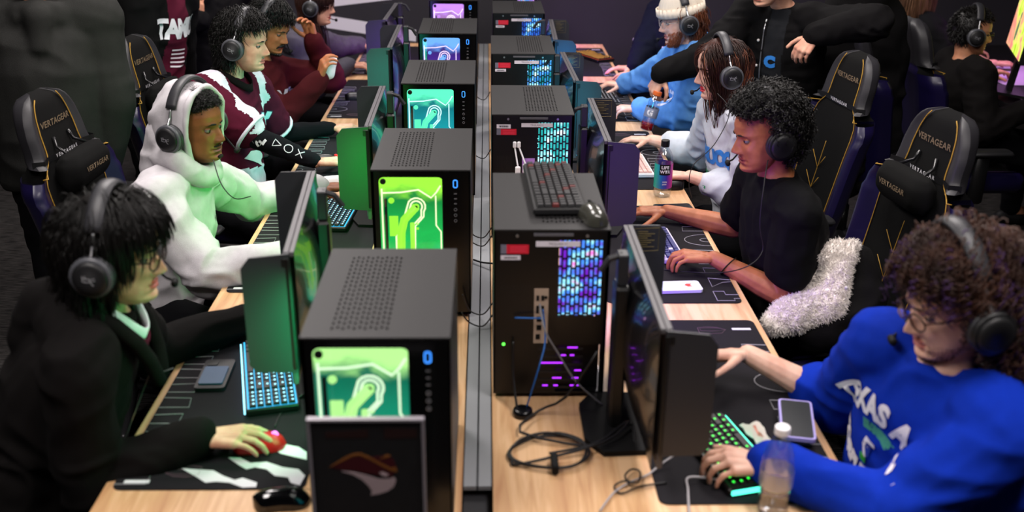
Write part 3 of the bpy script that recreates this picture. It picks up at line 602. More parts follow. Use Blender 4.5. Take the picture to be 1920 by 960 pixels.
def strands(n, L,  seg=10, rad=.0016, grav=.5, lift=.5, curl=0., freq=30., comb=(0, 0, 0), off=.03, seed=1, style='long', jit=.25, fringe=0., part=0., Lv=.3, stick=0.):
    r = np.random.default_rng(seed); d = r.normal(size=(n*(9 if style == 'front' else 3), 3)); d /= np.linalg.norm(d, axis=1)[:, None]; d = d[hairmask(d, style)][:n]; n = len(d)
    P = [HC+HR*d*1.0]; wh = np.array([0, -.35, .93]); fl = d-wh; side = np.sign(d[:, 0:1]+1e-3); fl = fl*(1-part)+np.concatenate([side, np.zeros((n, 1)), -.5*np.ones((n, 1))], 1)*part
    fl = fl-d*(fl*d).sum(1)[:, None]; fl /= np.linalg.norm(fl, axis=1)[:, None]+1e-6; wv = np.stack([noise3(d*4+9, seed), noise3(d*4+20, seed+1), noise3(d*4+31, seed+2)], 1)
    dir_ = d*lift+fl*(1-min(1, lift))+np.array(comb)+wv*.25+r.normal(size=(n, 3))*jit; dir_ /= np.linalg.norm(dir_, axis=1)[:, None]; Ls = L*(1-Lv*r.random(n))[:, None]
    if fringe: fm = (d[:, 1:2] > .2); Ls = np.where(fm, Ls*fringe, Ls)
    ofs = off*(.3+.9*r.random(n))[:, None]
    for k in range(seg-1):
        dir_ = dir_+np.array([0, 0, -grav]); dir_ /= np.linalg.norm(dir_, axis=1)[:, None]; q = P[-1]+dir_*Ls/(seg-1)
        e = (q-HC)/HR; ln = np.linalg.norm(e, axis=1)[:, None]; mn = 1+ofs/.09*min(1, (k+1)/3); bad = (ln < mn)&(q[:,2:3] > -.09)
        e2 = e/np.maximum(ln, 1e-6)*mn; q2 = HC+HR*e2; q = np.where(bad, q2, q)
        if stick: sk = stick*np.clip((q[:, 2:3]+.07)/.05, 0, 1)*(ln > mn); q = q*(1-sk)+q2*sk
        dv = q-P[-1]; dir_ = dv/np.maximum(np.linalg.norm(dv, axis=1)[:, None], 1e-6); P.append(q)
    P = np.stack(P, 1)
    if curl:
        t = np.linspace(0, 1, seg)[None, :, None]; ph = r.random((n, 1, 1))*6.28; fq = freq*(.8+.4*r.random((n, 1, 1))); T = P[:, -1]-P[:, 0]; T /= np.linalg.norm(T, axis=1)[:, None]+1e-6
        a = np.cross(T, [.3, .5, .8]); a /= np.linalg.norm(a, axis=1)[:, None]+1e-6; bb = np.cross(T, a); am = curl*np.minimum(1, t*4); P = P+am*(np.cos(fq*t+ph)*a[:, None]+np.sin(fq*t+ph)*bb[:, None])
    return P, rad
def strandmesh(P, rad, mw):
    n, s, _ = P.shape; T = np.gradient(P, axis=1); T /= np.linalg.norm(T, axis=2)[..., None]+1e-9; a = np.cross(T, np.array([.31, .22, .92])); a /= np.linalg.norm(a, axis=2)[..., None]+1e-9; b = np.cross(T, a)
    rr = rad*(np.array([1.]*(s-2)+[.75, .2]))[None, :, None]; R3 = [P+rr*(math.cos(q)*a+math.sin(q)*b) for q in (0, 2.094, 4.189)]; Vv = np.stack(R3, 2).reshape(-1, 3)
    M3 = np.array(mw)[:3]; Vv = Vv@M3[:, :3].T+M3[:, 3]; i = np.arange(n)[:, None, None]; k = np.arange(s-1)[None, :, None]; j = np.arange(3)[None, None, :]
    base = (i*s+k)*3; F_ = np.stack([base+j, base+(j+1) % 3, base+3+(j+1) % 3, base+3+j], -1).reshape(-1, 4)
    me = bpy.data.meshes.new('hair'); me.vertices.add(len(Vv)); me.vertices.foreach_set('co', Vv.ravel()); me.loops.add(F_.size); me.loops.foreach_set('vertex_index', F_.ravel().astype(np.int32)); me.polygons.add(len(F_)); me.polygons.foreach_set('loop_start', np.arange(0, F_.size, 4, dtype=np.int32)); me.polygons.foreach_set('use_smooth', np.ones(len(F_), bool)); me.update(calc_edges=True); return me
def haircap(sc, mw, style='long', amp=.02, seed=0):
    b = B(); nu, nv = 40, 26; P = []
    for i in range(nv):
        ph = math.pi*i/(nv-1)*.74; P.append([(math.sin(ph)*math.sin(2*math.pi*j/nu), math.sin(ph)*math.cos(2*math.pi*j/nu), math.cos(ph)) for j in range(nu)])
    D_ = np.array(P).reshape(-1, 3); k = sc+amp*noise3(D_*6, seed); q = HC+HR*D_*k[:, None]; M3 = np.array(mw)[:3]; q = q@M3[:, :3].T+M3[:, 3]
    keep = hairmask(D_, style); f = [(i*nu+j, (i+1)*nu+j, (i+1)*nu+(j+1) % nu, i*nu+(j+1) % nu) for i in range(nv-1) for j in range(nu)]
    b.v = [tuple(p) for p in q]; b.f = [x for x in f if keep[list(x)].sum() >= 3]; b.mi = [0]*len(b.f); return b.mesh('cap')
def join(ms, name='j'):
    vs = []; fs = []; mi = []
    for me in ms:
        n = len(vs); vs += [tuple(v.co) for v in me.vertices]; fs += [tuple(n+i for i in p.vertices) for p in me.polygons]; mi += [p.material_index for p in me.polygons]
    r = bpy.data.meshes.new(name); r.from_pydata(vs, [], fs); r.polygons.foreach_set('material_index', mi); r.update(); return r
def npjoin(ms, name='j', mats=None):                          # fast join of big meshes
    co = []; lv = []; lt = []; mi = []; n = 0
    for k, me in enumerate(ms):
        c = vco(me); co.append(c); a = np.empty(len(me.loops), np.int32); me.loops.foreach_get('vertex_index', a); lv.append(a+n); n += len(c)
        t_ = np.empty(len(me.polygons), np.int32); me.polygons.foreach_get('loop_total', t_); lt.append(t_); q = np.empty(len(me.polygons), np.int32); me.polygons.foreach_get('material_index', q); mi.append(q)
    co = np.concatenate(co); lv = np.concatenate(lv); lt = np.concatenate(lt); mi = np.concatenate(mi); r = bpy.data.meshes.new(name); r.vertices.add(len(co)); r.vertices.foreach_set('co', co.ravel()); r.loops.add(len(lv)); r.loops.foreach_set('vertex_index', lv)
    r.polygons.add(len(lt)); r.polygons.foreach_set('loop_start', np.concatenate([[0], np.cumsum(lt)[:-1]]).astype(np.int32)); r.polygons.foreach_set('material_index', mi); r.update(calc_edges=True); return r
def skin(name, col, c2): 
    if name in MT: return MT[name]
    m = M(name, col, .48, noise=.1, nscale=25, bump=.08, bscale=500, spec=.4, col2=c2); b = m.node_tree.nodes['Principled BSDF']; b.inputs['Subsurface Weight'].default_value = .12; b.inputs['Subsurface Radius'].default_value = (.012, .005, .003); b.inputs['Subsurface Scale'].default_value = 1; return m
def cloth(name, col, bump=.25): return M(name, col, .9, noise=.05, nscale=40, bump=bump, bscale=420, spec=.12, sheen=.0)
IRIS = M('iris_dark', '#1c0f0a', .15); EYEW = M('eye_white', '#746c68', .35)
def headmat(c, f, roll=0., sc=1.):
    f = V(f).normalized(); r_ = f.cross(V((0, 0, 1))).normalized(); u_ = r_.cross(f); m = Matrix(((r_.x, f.x, u_.x), (r_.y, f.y, u_.y), (r_.z, f.z, u_.z))).to_4x4(); m = m @ Matrix.Rotation(roll, 4, 'Y') @ Matrix.Scale(sc, 4); m.translation = V(c); return m
PEOPLE = {}
def person(key, label, head, f, neck=None, pelvis=None, chest=None, wr=None, wl=None, poleR=None, poleL=None, hr=None, hl=None, skinm=None, lipc='#8a4038', top=None, topname='shirt', sleeve=1., pants='#0c0c0f', vox=.009, hairf=None, roll=0., sc=1., fat=1., wr_amp=.006, wr_sc=14, group=None, infl=.022, handsc=1., brow='#100c0a', smile=0., fem=0., no_head=False, hood=False, hoodup=False, stand=False, seed=1, sleeveL=None, beard=None, shw=.178, topmats=None, skinvox=.0032, collar=.008):
    head = V(head); f = V(f).normalized(); HM = headmat(head, f, roll, sc)
    N = V(neck) if neck else head-V((0, 0, .175))-V((f.x, f.y, 0)).normalized()*.035
    Pv = V(pelvis); up_ = (N-Pv).normalized(); ch = V(chest if chest else (f.x, f.y, 0)); rgt = ch.cross(V((0, 0, 1))).normalized(); rgt = (rgt-up_*rgt.dot(up_)).normalized(); fwd = up_.cross(rgt)
    base = V((Pv.x, Pv.y, 0)); T0 = Matrix.Translation(-base)
    root = empty('person', loc=base, label=label, cat='person', group=group)
    SR = N+rgt*shw-up_*.055; SL = N-rgt*shw-up_*.055
    wr = V(wr); wl = V(wl); ER = ik(SR, wr, poleR or (rgt*.5-V((0, 0, 1)))); EL = ik(SL, wl, poleL or (-rgt*.5-V((0, 0, 1))))
    spl = lambda t, o=0.: Pv.lerp(N, t)+fwd*(o+(-.02*math.sin(math.pi*t)))
    def torso(b, i, belly=0.):
        loft(b, [(spl(-.05), rgt, fwd, (.15+i), (.10+i)), (spl(.0), rgt, fwd, (.168+i)*fat, (.12+i)*fat), (spl(.2, .01), rgt, fwd, (.158+i)*fat, (.118+i+belly)*fat), (spl(.42, .01), rgt, fwd, (.155+i)*fat, (.115+i+belly*.6)*fat), (spl(.65, .005), rgt, fwd, .168+i, .118+i), (spl(.84), rgt, fwd, .172+i, .098+i*.8), (spl(.93), rgt, fwd, .135+i, .078+i*.6), (spl(1.0), rgt, fwd, .066+i*.6, .062+i*.3), (spl(1.04), rgt, fwd, .056+collar, .056+collar)])
        for S in (SR, SL): cap(b, S-(S-N)*.3, S, .055+i, .058+i)
    if stand: hipz = 0; hips = [Pv+rgt*.09, Pv-rgt*.09]; knees = [V((h.x, h.y, .48))+fwd*.04 for h in hips]; ank = [V((h.x, h.y, .08)) for h in hips]
    else:
        fh = V((ch.x, ch.y, 0)).normalized(); hips = [Pv+rgt*.09, Pv-rgt*.09]; knees = [V((h.x, h.y, .50))+fh*.40+rgt*q*.06 for h, q in zip(hips, (1, -1))]; ank = [V((k.x, k.y, .10))+fh*.02 for k in knees]
    # body: one skin surface for trunk and legs, one for each arm, head grown on top, joined to a single mesh
    b = B(); torso(b, -.006); cap(b, spl(.97), HM @ V((0, -.028, -.03)), .052, .05)
    for h, k, a in zip(hips, knees, ank): cap(b, h, k, .075, .055); cap(b, k, a, .05, .038); cap(b, a-V((0, 0, .03)), a-V((0, 0, .04))+fwd*.14, .035, .03)
    for S, E_ in ((SR, ER), (SL, EL)): cap(b, S, E_, .045, .037)
    ms = [remesh(b, .012, 4)]
    arms = []
    for S, E_, W_, hp, rr in ((SR, ER, wr, hr, True), (SL, EL, wl, hl, False)):
        b = B(); fd = (W_-E_).normalized()
        cap(b, S.lerp(E_, .35), E_, .042, .038); cap(b, E_, E_.lerp(W_, .3), .040, .041); cap(b, E_.lerp(W_, .3), W_, .041, .0255)
        if hp:
            hf_, hn, po = hp; hf_ = V(hf_).normalized(); b2 = B(); hand(b2, W_+hf_*.008, hf_, hn, rr, po, handsc); b.add(b2.v, b2.f)
        arms.append(remesh(b, skinvox, 3, .45))
    hm = head_mesh(None, None, fem=fem, fat=fat-1, smile=smile); hme = hm.mesh('h'); hme.transform(HM)
    if not no_head: me = npjoin(ms+arms+[hme], 'body')
    else: me = npjoin(ms+arms, 'body')
    me.transform(T0); lipm = M('lips_'+lipc[1:], lipc, .4); bo = link('body', me, [skinm, lipm], root, True)
    if not no_head:
        b = B(); b.X = T0 @ HM
        for sx in (-1, 1): b.ell((sx*.031, .0715, .0005), (.0112, .0112, .0105), 12, 9)
        eo = b.put('eye', EYEW, root, True)
        b = B(); b.X = T0 @ HM
        for sx in (-1, 1): b.ell((sx*.031, .0785, .0), (.0062, .0054, .0066), 10, 7)
        b.put('iris', IRIS, eo, True)
        b = B(); b.X = T0 @ HM
        for sx in (-1, 1):
            for e0, e1 in ((22, 88), (-88, -24)):
                b.grid([[(sx*.031+.0132*math.cos(math.radians(el))*math.sin(a), .0705+.0128*math.cos(math.radians(el))*math.cos(a), .0005+.0125*math.sin(math.radians(el))) for a in [-1.7+3.4*j/10 for j in range(11)]] for el in [e0+(e1-e0)*k/5 for k in range(6)]])
        b.put('eyelid', skinm, root, True)
        for sx in (-1, 1):
            b = B(); b.X = T0 @ HM; b.tube([(sx*(.012+.0078*k), .0945-.0008*k-.0016*k*k*.6, .0165+.0045*math.sin(math.pi*(k+.6)/5)) for k in range(6)], [.002, .0033, .0036, .0032, .0025, .0012], 6)
            b.put('eyebrow', M('brow_'+brow[1:], brow, .8), root, True)
    # clothing
    tm = top; b = B(); torso(b, infl, .01)
    for S, E_, W_, sl in ((SR, ER, wr, sleeve), (SL, EL, wl, sleeveL if sleeveL is not None else sleeve)):
        r0 = .058+infl*.8; r1 = .044+infl; r2 = .036+infl*.55
        if sl <= .5: cap(b, S, S.lerp(E_, sl*2), r0, r1+.012, False)
        else:
            cap(b, S, E_, r0, r1); u_ = (sl-.5)*2; e = E_.lerp(W_, u_); cap(b, E_, e, r1, r1+(r2-r1)*u_); 
            t_ = (W_-E_).normalized(); cap(b, e-t_*.045, e-t_*.005, r2+.001+(r1-r2)*(1-u_), r2-.002+(r1-r2)*(1-u_)*.7, True)
    if hood:                                                # hood lying on the back
        for k in range(9):
            a = math.pi*(k/8); c0 = N-fwd*(.045+.055*math.sin(a))+rgt*math.cos(a)*.095+up_*(.012-.03*abs(math.cos(a))); cap(b, c0, c0-up_*.03-fwd*.01, .036, .034)
        cap(b, N-fwd*.12-up_*.02, N-fwd*.13-up_*.13, .06, .045)
    tme = remesh(b, vox, 5); wrinkle(tme, wr_amp, wr_sc, seed, [(ER, .13), (EL, .13), (Pv.lerp(N, .3), .14)])
    bvh = BVHTree.FromPolygons([tuple(x) for x in vco(tme)], [tuple(p.vertices) for p in tme.polygons])
    cen = fcen(tme).copy()
    tme.transform(T0); mats = [tm]+(topmats[0] if topmats else []); to = link(topname, tme, mats, root, True)
    if topmats:
        mi = np.zeros(len(tme.polygons), int); loc = dict(N=N, Pv=Pv, rgt=rgt, fwd=fwd, up=up_, SR=SR, SL=SL, ER=ER, EL=EL, wr=wr, wl=wl); topmats[1](cen, mi, loc); setmi(tme, mi)
    b = B()
    loft(b, [(spl(-.08), rgt, fwd, .15, .10), (spl(0), rgt, fwd, .172*fat, .128*fat), (spl(.1), rgt, fwd, .165*fat, .12*fat)])
    for h, k, a in zip(hips, knees, ank): cap(b, h, k, .092, .072); cap(b, k, a, .068, .055)
    pme = remesh(b, .014, 4); wrinkle(pme, .006, 12, seed+9); pme.transform(T0); link('trousers', pme, cloth('trousers_'+pants[1:], pants), root, True)
    for a in ank:
        b = B(); q = V((fwd.x, fwd.y, 0)).normalized(); cap(b, V((a.x, a.y, .045))-q*.04, V((a.x, a.y, .042))+q*.15, .045, .04)
        sh = b.mesh(); c = vco(sh); c[:, 2] = np.maximum(c[:, 2], .003); setco(sh, c); sh.transform(T0); link('shoe', sh, M('shoe_black', '#141416', .6), root, True)
    pr = dict(root=root, HM=HM, T0=T0, bvh=bvh, N=N, Pv=Pv, rgt=rgt, fwd=fwd, up=up_, SR=SR, SL=SL, ER=ER, EL=EL, wr=wr, wl=wl, base=base, f=f); PEOPLE[key] = pr
    if hairf: hairf(pr)
    return pr
def add_hair(pr, sets, mat, capsc=1.06, style='long', amp=.03, seed=0, name='hair', cap_on=True):
    mw = pr['T0'] @ pr['HM']; ms = [strandmesh(*strands(**s), mw) for s in sets]
    if cap_on: ms.append(haircap(capsc, mw, style, amp, seed))
    return link(name, npjoin(ms), mat, pr['root'], True)
def decal(pr, me2d, o, right, nrm, mat, name, off=.004, depth=.35, nmin=.2, arc=None):
    miss = set(); o = V(o); n = V(nrm).normalized(); r_ = V(right); r_ = (r_-n*r_.dot(n)).normalized(); u_ = n.cross(r_)
    for v in me2d.vertices:
        x, y = v.co.x, v.co.y
        if arc: a = x/arc; x, y = (arc+y)*math.sin(a), (arc+y)*math.cos(a)-arc
        p = o+r_*x+u_*y; hit, hn, i_, d_ = pr['bvh'].ray_cast(p+n*.035, -n, .22)
        v.co = (hit+n*off) if hit is not None else p
        if hit is None or hn.dot(n) < nmin: miss.add(v.index)
    if miss:
        bm = bmesh.new(); bm.from_mesh(me2d); bm.verts.ensure_lookup_table(); bmesh.ops.delete(bm, geom=[bm.verts[i] for i in miss], context='VERTS'); bm.to_mesh(me2d); bm.free()
    me2d.transform(pr['T0']); return link(name, me2d, mat, pr['root'])
def poly2d(pts, cuts=.02):
    bm = bmesh.new(); vs = [bm.verts.new((a, b_, 0)) for a, b_ in pts]; bm.faces.new(vs); xs = [p[0] for p in pts]; ys = [p[1] for p in pts]
    for ax, lo, hi in ((0, min(xs), max(xs)), (1, min(ys), max(ys))):
        t_ = lo+cuts
        while t_ < hi: no = V((1, 0, 0)) if ax == 0 else V((0, 1, 0)); bmesh.ops.bisect_plane(bm, geom=bm.verts[:]+bm.edges[:]+bm.faces[:], plane_co=no*t_, plane_no=no); t_ += cuts
    bmesh.ops.recalc_face_normals(bm, faces=bm.faces[:]); me = bpy.data.meshes.new('p'); bm.to_mesh(me); bm.free(); return me
# headset ----------------------------------------------------------------------
HSB = M('headset_black', '#121214', .5); HSP = M('headset_leatherette', '#2a2a2e', .45, bump=.1, bscale=700); HSR = M('headset_grey_ring', '#4a4b50', .4)
def headset(pr, label, k=1., kz=1., tilt=0., mic=True, ringm=None, logo=True, bandz=.0, micm=None, dy=0., group=None, wired=0):
    mw = pr['HM'] @ Matrix.Rotation(tilt, 4, 'X'); t = empty('headset', mat=mw, label=label, cat='headset'); X_ = .084*k; ZT = .128*kz+bandz
    def arc(a): a = math.radians(a); return V((math.cos(a)*(X_+.006), dy-.006, .012+math.sin(a)*(ZT-.012)))
    b = B(); P = []
    for i in range(25):
        a = 28+124*i/24; c = arc(a); n_ = V((math.cos(math.radians(a)), 0, math.sin(math.radians(a)))); wd = .020; th = .007*(1+.3*math.sin(math.pi*i/24))
        P.append([c+V((0, wd*math.cos(q)*1., 0))*(1 if abs(math.cos(q)) > 0 else 1)+n_*th*math.sin(q) for q in [2*math.pi*j/12 for j in range(12)]])
    b.grid(P, True); b.f += [tuple(reversed(range(12))), tuple(range(24*12, 25*12))]; b.mi += [0, 0]; b.put('headband', HSP, t, smooth=True)
    for s in (-1, 1):
        b = B(); q = [arc(26 if s > 0 else 154), arc(16 if s > 0 else 164), V((s*(X_+.016), dy-.006, .03)), V((s*(X_+.020), dy-.006, .012))]
        for a, c in zip(q[:-1], q[1:]): cap(b, a, c, .0042, .0042, n=8)
        b.put('fork', STEEL, t, smooth=True)
        x0 = s*(X_-.004); cz = -.012; b = B(); b.lathe([(.036, x0), (.046, x0+s*.003), (.047, x0+s*.013), (.042, x0+s*.018)], 28, 'x', (0, dy-.006, cz)); b.put('ear_cushion', HSP, t, smooth=True)
        b = B(); b.lathe([(.043, x0+s*.018), (.0465, x0+s*.020), (.0465, x0+s*.027), (.041, x0+s*.030)], 32, 'x', (0, dy-.006, cz)); c_ = b.put('ear_cup', ringm or HSR, t, smooth=True)
        b = B(); b.lathe([(.039, x0+s*.029), (.038, x0+s*.034), (.030, x0+s*.038), (.0, x0+s*.039)], 28, 'x', (0, dy-.006, cz)); b.put('cup_cover', HSB, c_, smooth=True)
        if logo:
            b = B(); xx = x0+s*.0392; L = lambda pts: b.tube([(xx, dy-.006+s*u, cz+v) for u, v in pts], .0007, 4)
            L([(-.014, .009), (-.012, -.0)]); L([(-.008, .010), (-.006, .001)]); L([(-.013, .0045), (-.004, .004), (.004, .002), (.013, .006)]); L([(-.015, -.002), (-.006, -.005), (.003, -.003), (.014, .001)]); L([(.001, .004), (.006, -.008), (.010, -.011)])
            b.put('printed_emblem', M('emblem_silver', '#a8a8ae', .4, .3), c_)
    if mic:
        s = mic; b = B(); q = [V((s*(X_+.012), dy+.01, -.045)), V((s*(X_+.01), dy+.04, -.075)), V((s*(X_-.018), dy+.085, -.092)), V((s*(X_-.04), dy+.112, -.088))]
        for a, c in zip(q[:-1], q[1:]): cap(b, a, c, .0032, .0028, n=8)
        cap(b, q[-1], q[-1]+V((-s*.016, .004, .0)), .0085, .0085, n=10); b.put('microphone', micm or BLKM, t, smooth=True)
    return t
def glasses(pr, label, col='#1a1416', thin=False, w_=.0):
    t = empty('glasses', mat=pr['HM'].copy(), label=label, cat='glasses'); r_ = .0013 if thin else .002
    b = B(); 
    for s in (-1, 1):
        b.tube([(s*.033+(.023+w_)*math.cos(a), .104-.006*(abs(math.cos(a)*.023*s+.033*1)/.05)**2*1., -.003+.018*math.sin(a)) for a in [2*math.pi*j/20 for j in range(20)]], r_, 6, closed=True)
        b.tube([(s*.056, .098, .004), (s*.07, .06, .004), (s*.079, -.005, .003)], r_, 6)
    b.tube([(-.011, .108, .001), (0, .110, .004), (.011, .108, .001)], r_, 6)
    b.put('frame', M('glasses_'+col[1:], col, .3, .5), t, smooth=True)
    for s in (-1, 1):
        b = B(); b.lathe([(.0005, .1015), (.021+w_, .1015)], 18, 'y', (s*.033, 0, -.003))
        b.f = [q for q in b.f if len(q) == 4]; b.mi = [0]*len(b.f); b.put('lens', glass('lens_glass', (1, 1, 1), .10), t)
    return t
# ---------------------------------------------------------------- the people
HB = M('hair_black', '#0b0908', .42, spec=.35); HBR = M('hair_dark_brown', '#1a0e0a', .45, spec=.4, col2='#3a1a12', nscale=8); HCU = M('hair_brown_curly', '#2a1812', .5, spec=.35, col2='#4a2e22', nscale=14); HPU = M('hair_purple_tips', '#3a2050', .5, spec=.3); HAU = M('hair_auburn', '#3a1c12', .5, col2='#7a4020', nscale=10)
S_light = skin('skin_fair', '#d9a68c', '#c58a72'); S_tan = skin('skin_tan', '#c98e6c', '#b57a5a'); S_dark = skin('skin_brown', '#8a5030', '#754024'); S_med = skin('skin_medium', '#b5714c', '#a0603c'); S_pale = skin('skin_pale', '#e0b4a0', '#cf9c88')
BK = cloth('cloth_black_hoodie', '#0e0c0c'); Zu = (0, 0, 1)
# 1: black hoodie, glasses, nearest on the left
def h1(pr):
    add_hair(pr, [dict(n=4600, L=.20, seg=14, rad=.0013, grav=.16, lift=.06, comb=(0, .05, .0), off=.027, seed=1, part=.12, fringe=.44, Lv=.3, jit=.06, stick=.9), dict(n=1500, L=.15, seg=12, rad=.0012, grav=.14, lift=.1, off=.036, seed=2, fringe=.6, jit=.1, stick=.75)], HB, 1.2, seed=3)
J_MAR = cloth('jersey_maroon', '#4a1024', .12); J_WHT = cloth('jersey_white', '#c9c6d2', .1)
p1 = person('L1', 'person in a black zip hoodie with a black bowl cut, hand on a red mouse', R(215, 472, 2.12), (1, -.03, -.08), neck=R(196, 588, 2.12), pelvis=(-1.13, 2.08, .56), chest=(1, .12, 0), wr=D(372, 822, .795), wl=D(452, 602, .80), poleR=(-.6, -.15, -1), poleL=(-.5, .3, -1), hr=((1, .02, .05), (0, 0, 1), 'mouse'), hl=((1, .1, 0), Zu, 'keys'), skinm=S_light, lipc='#b05048', top=BK, topname='hoodie', hood=True, hairf=h1, sc=1.0, vox=.0085, wr_amp=.008, wr_sc=11, seed=4)
b = B(); b.X = p1['T0']; N, fw_, rg, u_ = p1['N'], p1['fwd'], p1['rgt'], p1['up']
def collar_v(pr, name, mat, r_, z0, drop, wd=.012, th=.005):
    b = B(); b.X = pr['T0']; P = []
    for i in range(25):
        a = 2*math.pi*i/24; fr = max(0, math.sin(a)); c = pr['N']+pr['rgt']*r_*math.cos(a)+pr['fwd']*(r_+.012*fr)*math.sin(a)*1.05+pr['up']*(z0-drop*fr**2.2)+pr['fwd']*drop*.35*fr**2
        n_ = (pr['rgt']*math.cos(a)+pr['fwd']*math.sin(a)); P.append([c+n_*th+pr['up']*wd, c+n_*(th+.002)-pr['up']*wd*.2, c+n_*th*1.8-pr['up']*wd, c-pr['up']*wd, c+pr['up']*wd])
    b.grid(P, True); return b.put(name, mat, pr['root'], True)
collar_v(p1, 'undershirt_collar', cloth('cloth_white', '#d8d8e0', .1), .066, .035, .045, .018)
collar_v(p1, 'jersey_collar', J_MAR, .074, .022, .055, .014)
b = B(); b.X = p1['T0']; 
for s_ in (1, -1):
    q = [N+rg*s_*.02+fw_*.17-u_*.10, N+rg*s_*.045+fw_*.135-u_*.05, N+rg*s_*.07+fw_*.09-u_*.005, N+rg*s_*.085+fw_*.03+u_*.025, N+rg*s_*.08-fw_*.03+u_*.03]
    cap_pts = q
    for a_, c_ in zip(q[:-1], q[1:]): cap(b, a_, c_, .018, .018, n=10)
b.put('hood_edge', BK, p1['root'], True)
b = B(); b.X = p1['T0']; b.tube([p1['Pv'].lerp(N, t_)+fw_*(.155-.03*abs(t_-.5)) for t_ in (.3, .5, .7, .85)]+[N+fw_*.17-u_*.09, N+fw_*.19-u_*.07], .0018, 5); b.put('zipper', STEEL, p1['root'])
headset(p1, 'black headset with a grey headband over straight black hair, worn at the left front', k=1.2, kz=1.25, mic=-1)
glasses(p1, 'thin dark glasses worn under a straight black fringe', '#3a2a24')
# 2: white hoodie, hood up
WH = cloth('cloth_white_fleece', '#bcb8bc', .3)
def h2(pr):
    add_hair(pr, [dict(n=2600, L=.030, seg=9, rad=.0011, grav=.0, lift=1., curl=.0045, freq=16, off=.0, seed=5, style='front', jit=.6, Lv=.5)], HB, 1.13, 'front', .05, 3)
    b = B(); b.X = pr['T0'] @ pr['HM']; P = []; Q = []         # raised hood: a shell open at the face
    nu, nv = 44, 26; ca = np.array([0, -.93, .37])*0
    for i in range(nv):
        th = math.radians(62+118*i/(nv-1)); ro = []; 
        for j in range(nu):
            a = 2*math.pi*j/nu; dx, dz = math.sin(a), math.cos(a); d = (math.sin(th)*dx, math.cos(th)+.0, math.sin(th)*dz)
            k = 1+.035*math.sin(3*a+4*th)+.03*math.sin(7*a-3*th); zz = d[2]*.138; zz = zz*1.32 if zz < 0 else zz
            ro.append((d[0]*.118*k, -.018+d[1]*.128*k-.02*max(0, -d[2]), .012+zz*k))
        P.append(ro)
    b.grid(P, True)
    Q = [[tuple(V((0, -.018, .012))+(V(p)-V((0, -.018, .012)))*.93) for p in r_] for r_ in P]; b.grid([list(reversed(r_)) for r_ in Q], True)
    b.grid([P[0][::-1], Q[0][::-1]], True); b.tube([tuple(V(p)) for p in P[0]], .009, 8, closed=True)
    me = b.mesh(); c = vco(me); setco(me, c); wrinkle(me, .004, 20, 8); link('raised_hood', me, WH, pr['root'], True)
p2 = person('L2', 'person in a white hoodie with the hood up under a headset, short black curly hair', R(364, 236, 3.3), (1, -.36, -.02), neck=R(340, 326, 3.28), pelvis=(-1.16, 3.25, .56), chest=(1, -.18, 0), wr=D(535, 486, .815), wl=D(592, 352, .80), poleR=(-.5, -.3, -1), poleL=(-.4, .5, -1), hr=((1, .1, 0), Zu, 'keys'), hl=((1, .15, 0), Zu, 'mouse'), skinm=S_dark, lipc='#6a3026', top=WH, topname='hoodie', hairf=h2, vox=.0085, wr_amp=.012, wr_sc=10, seed=6, infl=.03, brow='#080605', hood=False)
b = B(); b.X = p2['T0']; N, fw_, rg, u_ = p2['N'], p2['fwd'], p2['rgt'], p2['up']
for k in range(16): a = 2*math.pi*k/16; a2 = 2*math.pi*(k+1)/16; g_ = lambda a: N+rg*.095*math.cos(a)+fw_*(.085*math.sin(a)+.01)+u_*(.02+.035*(1-math.sin(a))/2+.035*(1-abs(math.sin(a)))); cap(b, g_(a), g_(a2), .036, .036, n=10)
cap(b, N-fw_*.07+u_*.01, N-fw_*.06+u_*.12, .075, .08); me = remesh(b, .008, 5); wrinkle(me, .005, 16, 3); link('hood_base', me, WH, p2['root'], True)
headset(p2, 'black headset worn over a raised white hood', k=1.36, kz=1.26, mic=-1)
b = B(); b.X = p2['T0'] @ p2['HM']
for s_ in (-1, 1): cap(b, (s_*.004, .0935, -.0545), (s_*.02, .086, -.0565), .0028, .0018, n=6)
cap(b, (-.006, .0925, -.093), (.006, .0925, -.093), .006, .006, n=6); b.put('beard', M('stubble_black', '#140c08', .9), p2['root'], True)
text = decal(p2, text_mesh('TAMIU', .016, .0005), p2['Pv'].lerp(p2['N'], .72)+p2['fwd']*.2-p2['rgt']*.07, -p2['rgt'], p2['fwd'], M('print_dark', '#202024', .8), 'printed_lettering')
